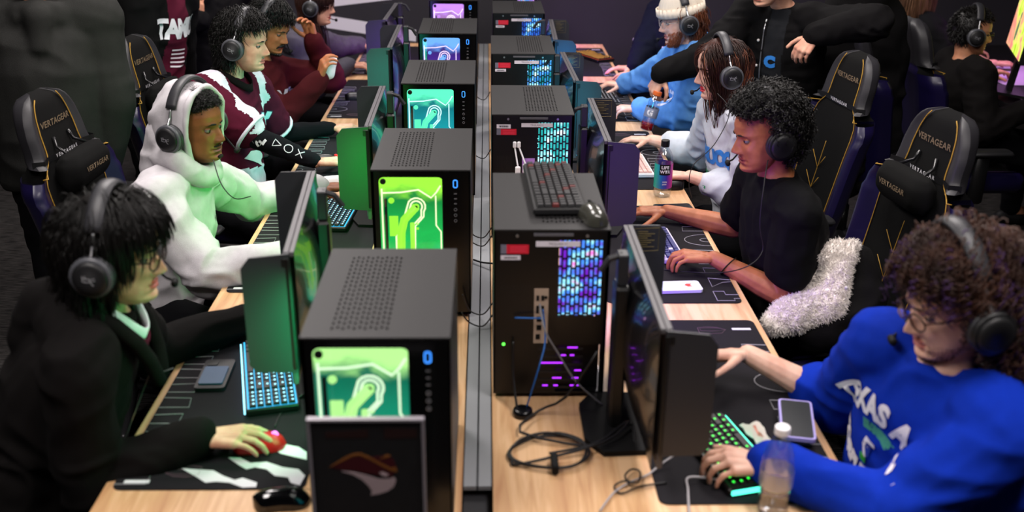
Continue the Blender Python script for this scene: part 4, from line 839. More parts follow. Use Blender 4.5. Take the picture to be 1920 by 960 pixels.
# 3: maroon and white jersey
def jers(cen, mi, q):
    N = np.array(q['N']); rg = np.array(q['rgt']); up_ = np.array(q['up']); fw_ = np.array(q['fwd'])
    d = cen-N; a = np.abs(d@rg); hgt = d@up_; fr = d@fw_
    mi[:] = 0; mi[(a > .105) & (a < .165+.02*np.sin(hgt*60)) & (hgt > -.13-.05*(fr > .05)) & (fr > -.2)] = 1
    mi[(d@fw_ > .0) & (hgt < -.36)] = 1
    mi[(a < .03) & (fr < -.02)&(hgt<-.05)] = 0
def h3(pr): add_hair(pr, [dict(n=3800, L=.085, seg=10, rad=.0014, grav=.12, lift=.2, comb=(0, .05, .0), off=.030, seed=11, fringe=.65, curl=.0035, freq=8, Lv=.5, jit=.2, stick=.6)], HB, 1.16, seed=4, amp=.06)
p3 = person('L3', 'person in a maroon and white lettered jersey over black sleeves, with thick black hair', R(457, 80, 4.38), (1, -.14, -.1), neck=R(430, 150, 4.38), pelvis=(-1.17, 4.32, .56), chest=(1, -.42, 0), wr=D(592, 304, .80), wl=D(622, 240, .80), poleR=(-1.2, -.1, -.8), poleL=(-.5, .5, -1), hr=((1, .15, 0), Zu, 'mouse'), hl=((1, .1, .05), Zu, 'keys'), skinm=S_light, lipc='#b06058', top=J_MAR, topname='jersey', sleeve=.36, topmats=([J_WHT], jers), hairf=h3, vox=.009, seed=7, infl=.032, smile=.5)
BSL = cloth('sleeve_black', '#0c0c10', .15)
b = B()
for S_, E_, W_ in ((p3['SR'], p3['ER'], p3['wr']), (p3['SL'], p3['EL'], p3['wl'])): cap(b, S_, E_, .052, .049); cap(b, E_, W_.lerp(E_, .04), .049, .034, False)
me = remesh(b, .007, 4); wrinkle(me, .004, 16, 2); p3['bvh2'] = BVHTree.FromPolygons([tuple(x) for x in vco(me)], [tuple(p.vertices) for p in me.polygons]); me.transform(p3['T0']); link('black_sleeves', me, BSL, p3['root'], True)
b = B(); b.X = p3['T0']                                      # sleeve cuffs trimmed in white and gold
for S_, E_ in ((p3['SR'], p3['ER']), (p3['SL'], p3['EL'])):
    t_ = (E_-S_).normalized(); c_ = S_.lerp(E_, .72)+t_*.035
    for k, m_ in ((0, 0),): b.tube([c_+(t_.orthogonal().normalized()*math.cos(a)+t_.cross(t_.orthogonal().normalized())*math.sin(a))*.085 for a in [2*math.pi*j/20 for j in range(20)]], .008, 8, closed=True)
b.put('sleeve_trim', J_WHT, p3['root'], True)
collar_v(p3, 'black_collar', BK, .072, .03, .05, .016)
o_ = p3['Pv'].lerp(p3['N'], .66)+p3['fwd']*.18
decal(p3, text_mesh('TAMIU', .15, .004, .8, shear=.15, cuts=.02), o_, -p3['rgt']-p3['up']*.1, p3['fwd'], M('print_ice', '#b9d4e4', .6), 'printed_lettering')
decal(p3, text_mesh('TAMIU', .15, .009, .8, shear=.15, cuts=.02), o_, -p3['rgt']-p3['up']*.1, p3['fwd'], M('print_navy', '#1c1436', .6), 'lettering_outline', off=.0025)
hk = [(-.07, .0), (-.03, .03), (.02, .03), (.07, .0), (.05, -.02), (.06, -.05), (.02, -.03), (-.02, -.015)]
decal(p3, poly2d(hk), o_-p3['up']*.13, -p3['rgt'], p3['fwd'], M('print_ivory', '#d8c8cc', .6), 'printed_hawk')
pp = dict(p3); pp['bvh'] = p3['bvh2']
ax = (p3['wr']-p3['ER']).normalized()
decal(pp, text_mesh('Play', .062, .002, cuts=.02), p3['ER'].lerp(p3['wr'], .0)+V((0, -.01, .0)), -ax*.8+V((0, 0, .5)), (-.15, -.8, .6), INK, 'sleeve_lettering')
b = B()
ob = p3['ER'].lerp(p3['wr'], .45); 
for k, s_ in enumerate(('tri', 'circ', 'x')):
    c_ = ob+ax*(.05*k-.02); rs = []
    nn = V((-.1, -.8, .6)); rr_ = (ax-nn.normalized()*ax.dot(nn.normalized())).normalized(); uu = nn.normalized().cross(rr_)
    if s_ == 'tri': q = [[(.018, 0), (-.014, .016), (-.014, -.016), (.018, 0)]]
    elif s_ == 'circ': q = [[(.017*math.cos(a), .017*math.sin(a)) for a in [2*math.pi*j/14 for j in range(15)]]]
    else: q = [[(-.014, -.015), (.014, .015)], [(-.014, .015), (.014, -.015)]]
    for pts in q:
        w3 = []
        for i in range(len(pts)-1):
            for t_ in ((0, .5) if i < len(pts)-2 else (0, .5, 1)):
                x_ = pts[i][0]*(1-t_)+pts[i+1][0]*t_; y_ = pts[i][1]*(1-t_)+pts[i+1][1]*t_; p_ = c_+rr_*x_+uu*y_; nn_ = nn.normalized(); h_ = p3['bvh2'].ray_cast(p_+nn_*.12, -nn_, .25)[0]; w3.append((h_ if h_ is not None else p_)+nn_*.001)
        b.X = p3['T0']; b.tube(w3, .0022, 4)
b.put('sleeve_symbols', INK, p3['root'])
headset(p3, 'black headset with a grey ring on thick black hair, above the maroon and white jersey', k=1.13, kz=1.15, mic=0, tilt=-.12)
# 4: maroon hoodie, moustache
MAR = cloth('cloth_maroon', '#3c0d12')
def h4(pr):
    add_hair(pr, [dict(n=3200, L=.10, seg=10, rad=.0016, grav=.12, lift=.35, comb=(0, .15, .0), off=.028, seed=12, curl=.005, freq=8, Lv=.5, jit=.25, fringe=.75, stick=.5)], HB, 1.15, seed=6, amp=.06)
    b = B(); b.X = pr['T0'] @ pr['HM']
    for s_ in (-1, 1): cap(b, (s_*.004, .0985, -.054), (s_*.022, .088, -.060), .0062, .0045, n=8); cap(b, (s_*.022, .088, -.060), (s_*.03, .08, -.072), .0045, .003, n=8)
    for k in range(9): a = -1.2+2.4*k/8; cap(b, (.03*math.sin(a), .045+.047*math.cos(a), -.108), (.034*math.sin(a), .04+.045*math.cos(a), -.114), .007, .006, n=6)
    b.put('moustache', HB, pr['root'], True)
p4 = person('L4', 'person in a maroon lettered hoodie with a moustache, holding up a white mouse', R(506, 52, 5.15), (1, -.4, -.38), neck=R(486, 118, 5.15), pelvis=(-1.2, 5.1, .56), chest=(1, -.4, 0), wr=R(598, 152, 4.98), wl=R(588, 78, 5.3), poleR=(-.2, -.4, -1), poleL=(.3, .5, -1), hr=((.35, -.1, 1), (-1, -.5, .2), 'hold'), hl=((-.25, -.1, 1), (.3, .8, .4), 'hold'), skinm=S_med, lipc='#a04038', top=MAR, topname='hoodie', hairf=h4, vox=.010, skinvox=.004, seed=8, smile=.6, hood=True, infl=.03)
decal(p4, text_mesh('TAMIU', .13, .006, .85, cuts=.02), p4['Pv'].lerp(p4['N'], .62)+p4['fwd']*.17, -p4['rgt'], p4['fwd'], M('print_silver', '#a8b0b4', .6), 'printed_lettering')
headset(p4, 'dark headset on messy black hair, above the maroon hoodie', k=1.2, kz=1.18, mic=-1, logo=False, ringm=HSB)
# 5: grey hoodie, long hair
GRH = cloth('cloth_grey_hoodie', '#4b4850')
def h5(pr): add_hair(pr, [dict(n=2400, L=.34, seg=14, rad=.0016, grav=.3, lift=.1, comb=(0, -.05, .0), off=.014, seed=13, part=.6, fringe=.4, jit=.08, stick=.9)], HBR, 1.1, seed=6)
p5 = person('L5', 'person in a grey hoodie with long dark hair, farthest on the left desk', R(592, 8, 6.1), (1, -.08, -.08), neck=R(572, 58, 6.1), pelvis=(-1.2, 6.05, .56), wr=D(652, 122, .81), wl=D(676, 84, .81), poleR=(-.4, -.3, -1), poleL=(-.5, .5, -1), hr=((1, .1, 0), Zu, 'keys'), hl=((1, .1, .0), Zu, 'keys'), skinm=S_light, lipc='#a05048', top=GRH, topname='hoodie', hairf=h5, vox=.011, skinvox=.0045, seed=9, hood=True, infl=.03, fem=1)
headset(p5, 'black headset on long dark hair, farthest of the left row', k=1.1, kz=1.1, mic=-1)
glasses(p5, 'round wire glasses of the person in the grey hoodie', '#806860', thin=True)
# right 1: blue sweatshirt
BLU = cloth('cloth_royal_blue', '#0a2ca0', .3)
def g1(pr):
    mw = pr['T0'] @ pr['HM']
    add_hair(pr, [dict(n=3600, L=.12, seg=24, rad=.0013, grav=.06, lift=.35, curl=.0065, freq=24, off=.036, seed=21, jit=.3, Lv=.55, fringe=.5, comb=(0, -.1, .0), stick=.3), dict(n=1500, L=.20, seg=28, rad=.0013, grav=.16, lift=.3, curl=.008, freq=28, off=.045, seed=22, jit=.3, comb=(0, -.45, 0), Lv=.4, fringe=.25, stick=.2)], HCU, 1.17, seed=8, amp=.10)
    link('purple_hair_tips', strandmesh(*strands(n=260, L=.17, seg=26, rad=.0013, grav=.14, lift=.3, curl=.008, freq=26, off=.045, seed=23, jit=.3, comb=(0, -.2, 0), Lv=.3, fringe=.7, stick=.3), mw), HPU, pr['root'], True)
    b = B(); b.X = mw; r2 = np.random.default_rng(3)
    for k in range(900):
        a = r2.uniform(-1.5, 1.5); z_ = r2.uniform(-.118, -.06); 
        if z_ > -.088 and abs(a) < .45: continue
        w_ = np.interp(z_, hz, hw); yf = np.interp(z_, hz, hf); yb = np.interp(z_, hz, hb); ym = yb+(yf-yb)*.42; x_ = w_*math.sin(a); y_ = ym+(yf-ym)*max(0, math.cos(a))**.82
        b.tube([(x_*.99, y_-.001, z_), (x_*1.02, y_+.0025, z_-.006)], [.0007, .0003], 3, caps=False)
    b.put('beard', HCU, pr['root'])
q1 = person('R1', 'person in a royal blue lettered sweatshirt with big brown curly hair and glasses', R(1792, 566, 1.9), (-1, -.12, -.24), neck=R(1768, 688, 1.9), pelvis=(1.05, 1.98, .55), chest=(-1, -.42, 0), wr=D(1402, 664, .845), wl=D(1446, 872, .80), poleR=(.6, .2, -1), poleL=(.55, -.7, -.75), hr=((-1, .04, -.05), (0, .3, 1), 'rest'), hl=((-1, .02, .1), (0, -.12, 1), 'keys'), skinm=S_pale, lipc='#b06860', top=BLU, topname='sweatshirt', sleeve=.60, sleeveL=1., hairf=g1, vox=.0085, wr_amp=.007, wr_sc=10, seed=14, infl=.035, fat=1.12, fem=0, sc=1.02, brow='#2a1810')
PW = M('print_white', '#e2dce4', .6)
def slab(s, size, o, arc, pr=q1, m=PW, nm='printed_lettering', **k): decal(pr, text_mesh(s, size, .0035, **k), o, -pr['rgt'], pr['fwd'], m, nm, arc=arc, nmin=.4)
c_ = q1['Pv'].lerp(q1['N'], .63)+q1['fwd']*.2+q1['rgt']*.035
slab('TEXAS A&M', .070, c_+q1['up']*.08, .22, space=1.0, cuts=.015); slab('CORPUS CHRISTI', .044, c_-q1['up']*.085, -.30, space=.95, cuts=.015)
slab('ISLANDERS', .022, c_+q1['up']*.035, .14, m=M('print_green', '#3c8a78', .6), nm='small_lettering', cuts=.012)
decal(q1, poly2d([(-.028, .02), (.028, .02), (.034, .0), (.02, -.026), (-.02, -.03), (-.034, -.004)]), c_-q1['up']*.012, -q1['rgt'], q1['fwd'], PW, 'printed_shield', off=.0035)
decal(q1, poly2d([(-.019, .012), (.019, .012), (.024, .0), (.013, -.018), (-.013, -.02), (-.024, -.004)]), c_-q1['up']*.012, -q1['rgt'], q1['fwd'], M('print_blue', '#0a2a90', .6), 'shield_centre', off=.0045)
decal(q1, poly2d([(-.03, -.02), (-.01, -.026), (-.012, -.045), (-.03, -.04)]), c_-q1['up']*.012, -q1['rgt'], q1['fwd'], M('print_green2', '#2aa03a', .6), 'shield_leaf', off=.005)
headset(q1, 'large black headset on brown curly hair, above the blue sweatshirt', k=1.27, kz=1.36, mic=1, logo=False, ringm=HSB, bandz=.005)
glasses(q1, 'brown framed glasses of the curly-haired person in blue', '#4a2e24')
# right 2: black tee
BT = cloth('cloth_black_tee', '#0e0e0f', .15)
def g2(pr): add_hair(pr, [dict(n=3000, L=.055, seg=18, rad=.0014, grav=.03, lift=.6, curl=.006, freq=18, off=.02, seed=31, jit=.5, Lv=.5, fringe=.8, comb=(0, .15, .0))], HB, 1.16, seed=8, amp=.10)
q2 = person('R2', 'person in a black tee with black curly hair, typing with bare arms', R(1434, 250, 3.1), (-1, -.16, -.2), neck=R(1456, 334, 3.12), pelvis=(1.03, 3.15, .56), chest=(-1, -.1, 0), fat=.92, wr=D(1250, 396, .795), wl=D(1338, 484, .805), poleR=(.5, .3, -1), poleL=(.5, -.2, -1), hr=((-1, .06, 0), Zu, 'mouse'), hl=((-1, .1, .05), Zu, 'keys'), skinm=S_med, lipc='#8a4038', top=BT, topname='t_shirt', sleeve=.33, hairf=g2, vox=.009, seed=15, infl=.020)
headset(q2, 'matte black headset half buried in black curly hair, beside the black tee', k=1.14, kz=1.18, mic=1, logo=False, ringm=HSB)
b = B(); b.X = q2['T0']; t_ = (q2['wl']-q2['EL']).normalized(); c_ = q2['wl']-t_*.055; o1 = t_.orthogonal().normalized(); o2 = t_.cross(o1)
b.tube([c_+(o1*math.cos(a)+o2*math.sin(a))*.0345+t_*.01*math.cos(a) for a in [2*math.pi*j/20 for j in range(20)]], .0022, 6, closed=True)
o = b.put('hair_tie', BLKM, None, True, label='thin black hair tie round the wrist of the person in the black tee', cat='wristband'); o.data.transform(Matrix.Translation(q2['base']))
# right 3: woman, white sweatshirt
WS2 = cloth('cloth_white_sweat', '#c0c4cc', .25)
def g3(pr): add_hair(pr, [dict(n=3200, L=.56, seg=28, rad=.0014, style='long2', grav=.26, lift=.06, comb=(0, -.75, .0), off=.018, seed=41, part=.5, fringe=.9, curl=.006, freq=9, Lv=.4, jit=.08, stick=.9)], HBR, 1.1, 'long2', seed=6); link('auburn_hair_ends', strandmesh(*strands(n=420, L=.64, seg=28, rad=.0014, style='long2', grav=.26, lift=.06, comb=(0, -.7, 0), off=.02, seed=42, part=.5, stick=.9, curl=.009, freq=10, Lv=.2, jit=.2), pr['T0'] @ pr['HM']), HAU, pr['root'], True)
q3 = person('R3', 'person in a white lettered sweatshirt with long wavy dark hair and a headset', R(1353, 130, 4.05), (-1, -.1, -.14), neck=R(1372, 196, 4.05), pelvis=(1.16, 4.05, .56), chest=(-1, -.2, 0), wr=D(1220, 262, .80), wl=D(1294, 330, .80), poleR=(.5, .3, -1), poleL=(.5, -.3, -1), hr=((-1, .1, 0), Zu, 'mouse'), hl=((-1, .05, .05), Zu, 'keys'), skinm=S_pale, lipc='#c02838', top=WS2, topname='sweatshirt', sleeve=.78, hairf=g3, vox=.009, seed=16, infl=.034, fem=1, shw=.165, handsc=.92, wr_amp=.009)
c_ = q3['Pv'].lerp(q3['N'], .62)+q3['fwd']*.2
decal(q3, text_mesh('TAMUCC', .085, .006, .9, cuts=.02), c_+q3['up']*.03, -q3['rgt'], q3['fwd'], M('print_azure', '#2a78c8', .6), 'printed_lettering')
decal(q3, text_mesh('ISLANDERS', .05, .002, 1.1, cuts=.02), c_-q3['up']*.06, -q3['rgt'], q3['fwd'], M('print_green3', '#108a50', .6), 'small_lettering')
headset(q3, 'black headset with a grey ring on long wavy hair, above the white sweatshirt', k=1.12, kz=1.12, mic=1)
# right 4: blue hoodie, beanie
LB = cloth('cloth_light_blue', '#5d8fc8', .25)
def g4(pr):
    add_hair(pr, [dict(n=900, L=.12, seg=10, rad=.0018, grav=.3, lift=.1, comb=(0, -.3, .0), off=.006, seed=51, curl=.004, freq=9, fringe=.2)], HAU, 1.02, seed=6)
    b = B(); b.X = pr['T0'] @ pr['HM']; P = []; nu = 84
    for i in range(16):
        ph = math.pi/2*(1-i/15); z_ = math.sin(ph)*.125+.022; ro = []
        for j in range(nu): a = 2*math.pi*j/nu; rb = 1+.02*math.sin(a*28); k = math.cos(ph)**.7; ro.append((math.sin(a)*.092*k*rb, -.004+math.cos(a)*.112*k*rb, z_))
        P.append(ro)
    for (z_, k) in ((.05, 1.05), (.015, 1.06), (.005, 1.0)):
        P.append([(math.sin(2*math.pi*j/nu)*.094*k*(1+.022*math.sin(2*math.pi*j/nu*28)), -.004+math.cos(2*math.pi*j/nu)*.113*k*(1+.022*math.sin(2*math.pi*j/nu*28)), z_+.022) for j in range(nu)])
    b.grid([list(reversed(r_)) for r_ in P], True); b.put('beanie', M('knit_cream', '#cfc4b4', .9, bump=.3, bscale=300), pr['root'], True)
    b = B(); b.X = pr['T0'] @ pr['HM']; r2 = np.random.default_rng(5)
    for k in range(900):
        a = r2.uniform(-1.6, 1.6); z_ = r2.uniform(-.12, -.04)
        if z_ > -.085 and abs(a) < .5: continue
        w_ = np.interp(z_, hz, hw); yf = np.interp(z_, hz, hf); yb = np.interp(z_, hz, hb); ym = yb+(yf-yb)*.42; x_ = w_*math.sin(a); y_ = ym+(yf-ym)*max(0, math.cos(a))**.82
        b.tube([(x_*.99, y_-.001, z_), (x_*1.04, y_+.006, z_-.014)], [.0018, .0006], 3, caps=False)
    b.put('beard', M('beard_ginger', '#7a3c1c', .7), pr['root'])
q4 = person('R4', 'person in a light blue hoodie, cream beanie and ginger beard', R(1277, 36, 5.0), (-1, -.1, -.2), neck=R(1296, 88, 5.0), pelvis=(1.16, 5.0, .56), chest=(-1, -.1, 0), wr=D(1172, 158, .81), wl=D(1200, 204, .81), poleR=(.5, .3, -1), poleL=(.5, -.3, -1), hr=((-1, .1, 0), Zu, 'keys'), hl=((-1, .1, .0), Zu, 'keys'), skinm=S_pale, lipc='#b06860', top=LB, topname='hoodie', hairf=g4, vox=.010, skinvox=.004, seed=17, infl=.036, hood=True, wr_amp=.009)
decal(q4, text_mesh('TAMU', .06, .004, cuts=.03), q4['Pv'].lerp(q4['N'], .65)+q4['fwd']*.2, -q4['rgt'], q4['fwd'], PW, 'printed_lettering')
headset(q4, 'black headset worn over a cream knitted beanie', k=1.22, kz=1.24, mic=1)
glasses(q4, 'clear rimmed glasses of the bearded person in the beanie', '#b8b0a8', thin=True)
b = B(); b.X = q4['T0']; t_ = (q4['wl']-q4['EL']).normalized(); c_ = q4['wl']-t_*.03
w_ = B(); w_.tube([c_+(t_.orthogonal().normalized()*math.cos(a)+t_.cross(t_.orthogonal().normalized())*math.sin(a))*.036 for a in [2*math.pi*j/18 for j in range(18)]], .008, 6, closed=True); w_.box(c_.x-.018, c_.x+.018, c_.y-.018, c_.y+.018, c_.z+.034, c_.z+.044, .004)
w_.put('wristwatch', BLK, None, True, label='black wristwatch at the cuff of the light blue hoodie', cat='watch')
# navy sweatshirt by the wall
NV = cloth('cloth_navy', '#0b0e1e')
def gs(pr): add_hair(pr, [dict(n=900, L=.06, seg=7, rad=.002, grav=.1, lift=.3, off=.02, seed=61, jit=.4)], HB, 1.12)
q5 = person('R5', 'person in a navy sweatshirt with a large white script print, head out of the picture', R(1290, -32, 6.25), (-1, .1, -.3), neck=R(1272, 20, 6.25), pelvis=(1.10, 6.3, .56), chest=(-1, -.5, 0), wr=D(1190, 128, .82), wl=D(1205, 140, .82), hr=((-1, .1, 0), Zu, 'rest'), hl=((-1, .1, 0), Zu, 'rest'), skinm=S_light, top=NV, topname='sweatshirt', hairf=gs, vox=.012, skinvox=.005, seed=18, infl=.035)
decal(q5, text_mesh('Islanders', .14, .006, .9, shear=.3, cuts=.03), q5['Pv'].lerp(q5['N'], .55)+q5['fwd']*.2, -q5['rgt'], q5['fwd'], PW, 'printed_lettering')
# standing in a black varsity jacket
def vj(cen, mi, q):
    d = cen-np.array(q['N']); a = np.abs(d@np.array(q['rgt'])+.01); fr = d@np.array(q['fwd']); mi[:] = 0; mi[(a < .045) & (fr > .05)] = 1
VJ = cloth('cloth_black_jacket', '#0d0c0d', .2)
q6 = person('V', 'standing person in an open black snap jacket, one hand draped over a chair', R(1442, -42, 4.72), (-.8, -.5, -.25), neck=R(1470, 16, 4.8), pelvis=(1.46, 4.92, .82), chest=(-.62, -.8, 0), wr=R(1242, 136, 4.72), wl=R(1530, 64, 4.52), poleR=(.1, -.2, -1), poleL=(1, -.1, .25), hr=((-.45, .02, -1), (-.75, -.6, .3), 'grip'), hl=((-.62, -.2, -.7), (-.45, -.75, .6), 'droop'), skinm=S_light, lipc='#b06058', top=VJ, topname='jacket', hairf=gs, vox=.010, skinvox=.0036, seed=19, infl=.036, stand=True, topmats=([cloth('cloth_charcoal_tee', '#1c1d20', .1)], vj))
def snaps(pr):
    b = B(); b.X = pr['T0']
    for k in range(3):
        p_ = pr['Pv'].lerp(pr['N'], .78-.22*k)-pr['rgt']*-.07+pr['fwd']*.3; h_ = pr['bvh'].ray_cast(p_, -pr['fwd'], .4)[0]
        if h_ is not None: b.ell(h_+pr['fwd']*.003, (.007, .007, .007), 10, 7)
    b.put('snap_button', M('pearl', '#c8c4c4', .3), pr['root'], True)
    b = B(); b.X = pr['T0']; pts = []
    for k in range(14):
        p_ = pr['Pv'].lerp(pr['N'], .95-.07*k)+pr['rgt']*(.048)+pr['fwd']*.3; h_ = pr['bvh'].ray_cast(p_, -pr['fwd'], .4)[0]
        if h_ is not None: pts.append(h_+pr['fwd']*.002)
    b.tube(pts, .003, 5); b.put('zipper', STEEL, pr['root'])
snaps(q6)
decal(q6, text_mesh('C', .07, .006, cuts=.02), q6['Pv'].lerp(q6['N'], .62)+q6['fwd']*.2, -q6['rgt'], q6['fwd'], M('print_azure', '#2a78c8', .6), 'printed_letter')
decal(q6, poly2d([(.02*math.cos(a), .02*math.sin(a)) for a in [2*math.pi*j/14 for j in range(14)]]), q6['Pv'].lerp(q6['N'], .40)+q6['fwd']*.2, -q6['rgt'], q6['fwd'], PW, 'printed_ball')
# standing, charcoal hoodie, back turned
CHH = cloth('cloth_charcoal_hoodie', '#282827', .35)
s1 = person('S1', 'standing person seen from behind in a charcoal hoodie, head out of the picture', R(62, -75, 4.0), (-.3, 1, -.1), neck=R(72, 8, 4.0), pelvis=R(108, 330, 4.0), chest=(-.35, 1, 0), wr=R(196, 318, 4.05), wl=R(-60, 380, 4.1), poleR=(1, -.1, -.1), poleL=(-1, -.3, 0), hr=((.0, .3, -1), (1, 0, 0), 'rest'), hl=((.0, .3, -1), (-1, 0, 0), 'rest'), skinm=S_tan, top=CHH, topname='hoodie', hairf=gs, vox=.011, skinvox=.005, seed=20, infl=.05, stand=True, hood=True, wr_amp=.009, wr_sc=5, shw=.2)
# standing, black jacket over maroon jersey
def oj(cen, mi, q):
    d = cen-np.array(q['N']); a = np.abs(d@np.array(q['rgt'])); fr = d@np.array(q['fwd']); mi[:] = 0; mi[(a < .075-.06*(d@np.array(q['up']))) & (fr > .03)] = 1
s2 = person('S2', 'standing person in an open black jacket over a maroon jersey, head out of the picture', R(315, -95, 5.3), (1, -.2, -.3), neck=R(302, -22, 5.3), pelvis=R(272, 190, 5.3), chest=(1, -.35, 0), wr=R(300, 225, 5.1), wl=R(350, 190, 5.6), poleR=(-1, -.5, -.2), poleL=(-1, .5, -.2), hr=((.4, .1, -1), (0, -1, 0), 'rest'), hl=((.4, .1, -1), (0, 1, 0), 'rest'), skinm=S_tan, top=VJ, topname='jacket', hairf=gs, vox=.011, skinvox=.005, seed=22, infl=.045, stand=True, topmats=([J_MAR], oj), wr_sc=9, wr_amp=.009)
decal(s2, text_mesh('TAMIU', .13, .006, .8, cuts=.03), s2['Pv'].lerp(s2['N'], .72)+s2['fwd']*.2, -s2['rgt'], s2['fwd'], PW, 'printed_lettering')
for k in range(5): decal(s2, poly2d([(-.05, 0), (.05, .0), (.05, .008), (-.05, .008)]), s2['Pv'].lerp(s2['N'], .54-.035*k)+s2['fwd']*.2, -s2['rgt'], s2['fwd'], PW, 'printed_bar')
s3 = person('S3', 'standing person in a black padded jacket, hand raised at the top edge', R(410, -90, 6.4), (1, -.1, -.3), neck=R(402, -30, 6.4), pelvis=R(392, 130, 6.4), chest=(1, -.6, 0), wr=R(375, 38, 6.15), wl=R(455, 60, 6.5), poleR=(-.6, -.6, -.6), poleL=(-1, .5, -.2), hr=((-.1, .1, 1), (0, -1, 0), 'hold'), hl=((.4, .1, -1), (0, 1, 0), 'rest'), skinm=S_tan, top=VJ, topname='jacket', hairf=gs, vox=.013, skinvox=.005, seed=23, infl=.05, stand=True)
# background right
def gb(pr): add_hair(pr, [dict(n=1300, L=.25, seg=12, rad=.002, grav=.35, lift=.1, jit=.1, off=.02, seed=71, comb=(0, -.2, 0))], M('hair_light_brown', '#5a3c28', .5, col2='#7a5638', nscale=9), 1.12)
t1 = person('B1', 'person in a black lettered tee with light brown hair and a pink bow', R(1716, -14, 6.5), (1, .35, -.1), neck=R(1706, 30, 6.5), pelvis=(2.72, 6.5, .56), chest=(1, .6, 0), wr=(3.2, 6.3, .8), wl=(3.2, 6.7, .8), hr=((1, 0, 0), Zu, 'keys'), hl=((1, 0, 0), Zu, 'keys'), skinm=S_light, top=cloth('cloth_black_b', '#131316', .1), topname='t_shirt', sleeve=.4, hairf=gb, vox=.013, skinvox=.005, seed=24, infl=.03, fem=1)
decal(t1, text_mesh('DUST', .12, .006, cuts=.03), t1['Pv'].lerp(t1['N'], .6)-t1['fwd']*.2, t1['rgt'], -t1['fwd'], PW, 'printed_lettering')
bw = empty('hair_bow', loc=t1['HM'] @ V((0.0, -.11, .06)), label='bright pink ribbon bow at the back of the light brown hair', cat='bow'); b = B()
for s_ in (-1, 1): b.ell((s_*.04, 0, .01), (.045, .02, .03)); b.ell((s_*.025, 0, -.05), (.018, .01, .05))
b.ell((0, 0, 0), (.015, .02, .015)); b.put('ribbon', M('ribbon_pink', '#e0406a', .5), bw, True)
def gh(pr): add_hair(pr, [dict(n=1500, L=.035, seg=7, rad=.0018, grav=.05, lift=.4, off=.012, seed=72, jit=.3)], HB, 1.1)
t2 = person('B2', 'person in a black hoodie playing at the bright screen on the right', R(1822, 60, 5.4), (1, -.12, -.12), neck=R(1808, 112, 5.4), pelvis=(2.66, 5.4, .56), chest=(1, 0, 0), wr=D(1925, 205, .80), wl=D(1846, 134, .80), poleR=(-.3, -.5, -1), hr=((1, .1, 0), Zu, 'keys'), hl=((1, -.1, 0), Zu, 'mouse'), skinm=S_tan, top=BK, topname='hoodie', hairf=gh, vox=.012, skinvox=.0045, seed=25, infl=.035, hood=False)
headset(t2, 'black headset on the short-haired person before the bright screen at the right edge', k=1.14, kz=1.14, mic=0)
glasses(t2, 'black rimmed glasses of the player before the bright screen', '#101012')
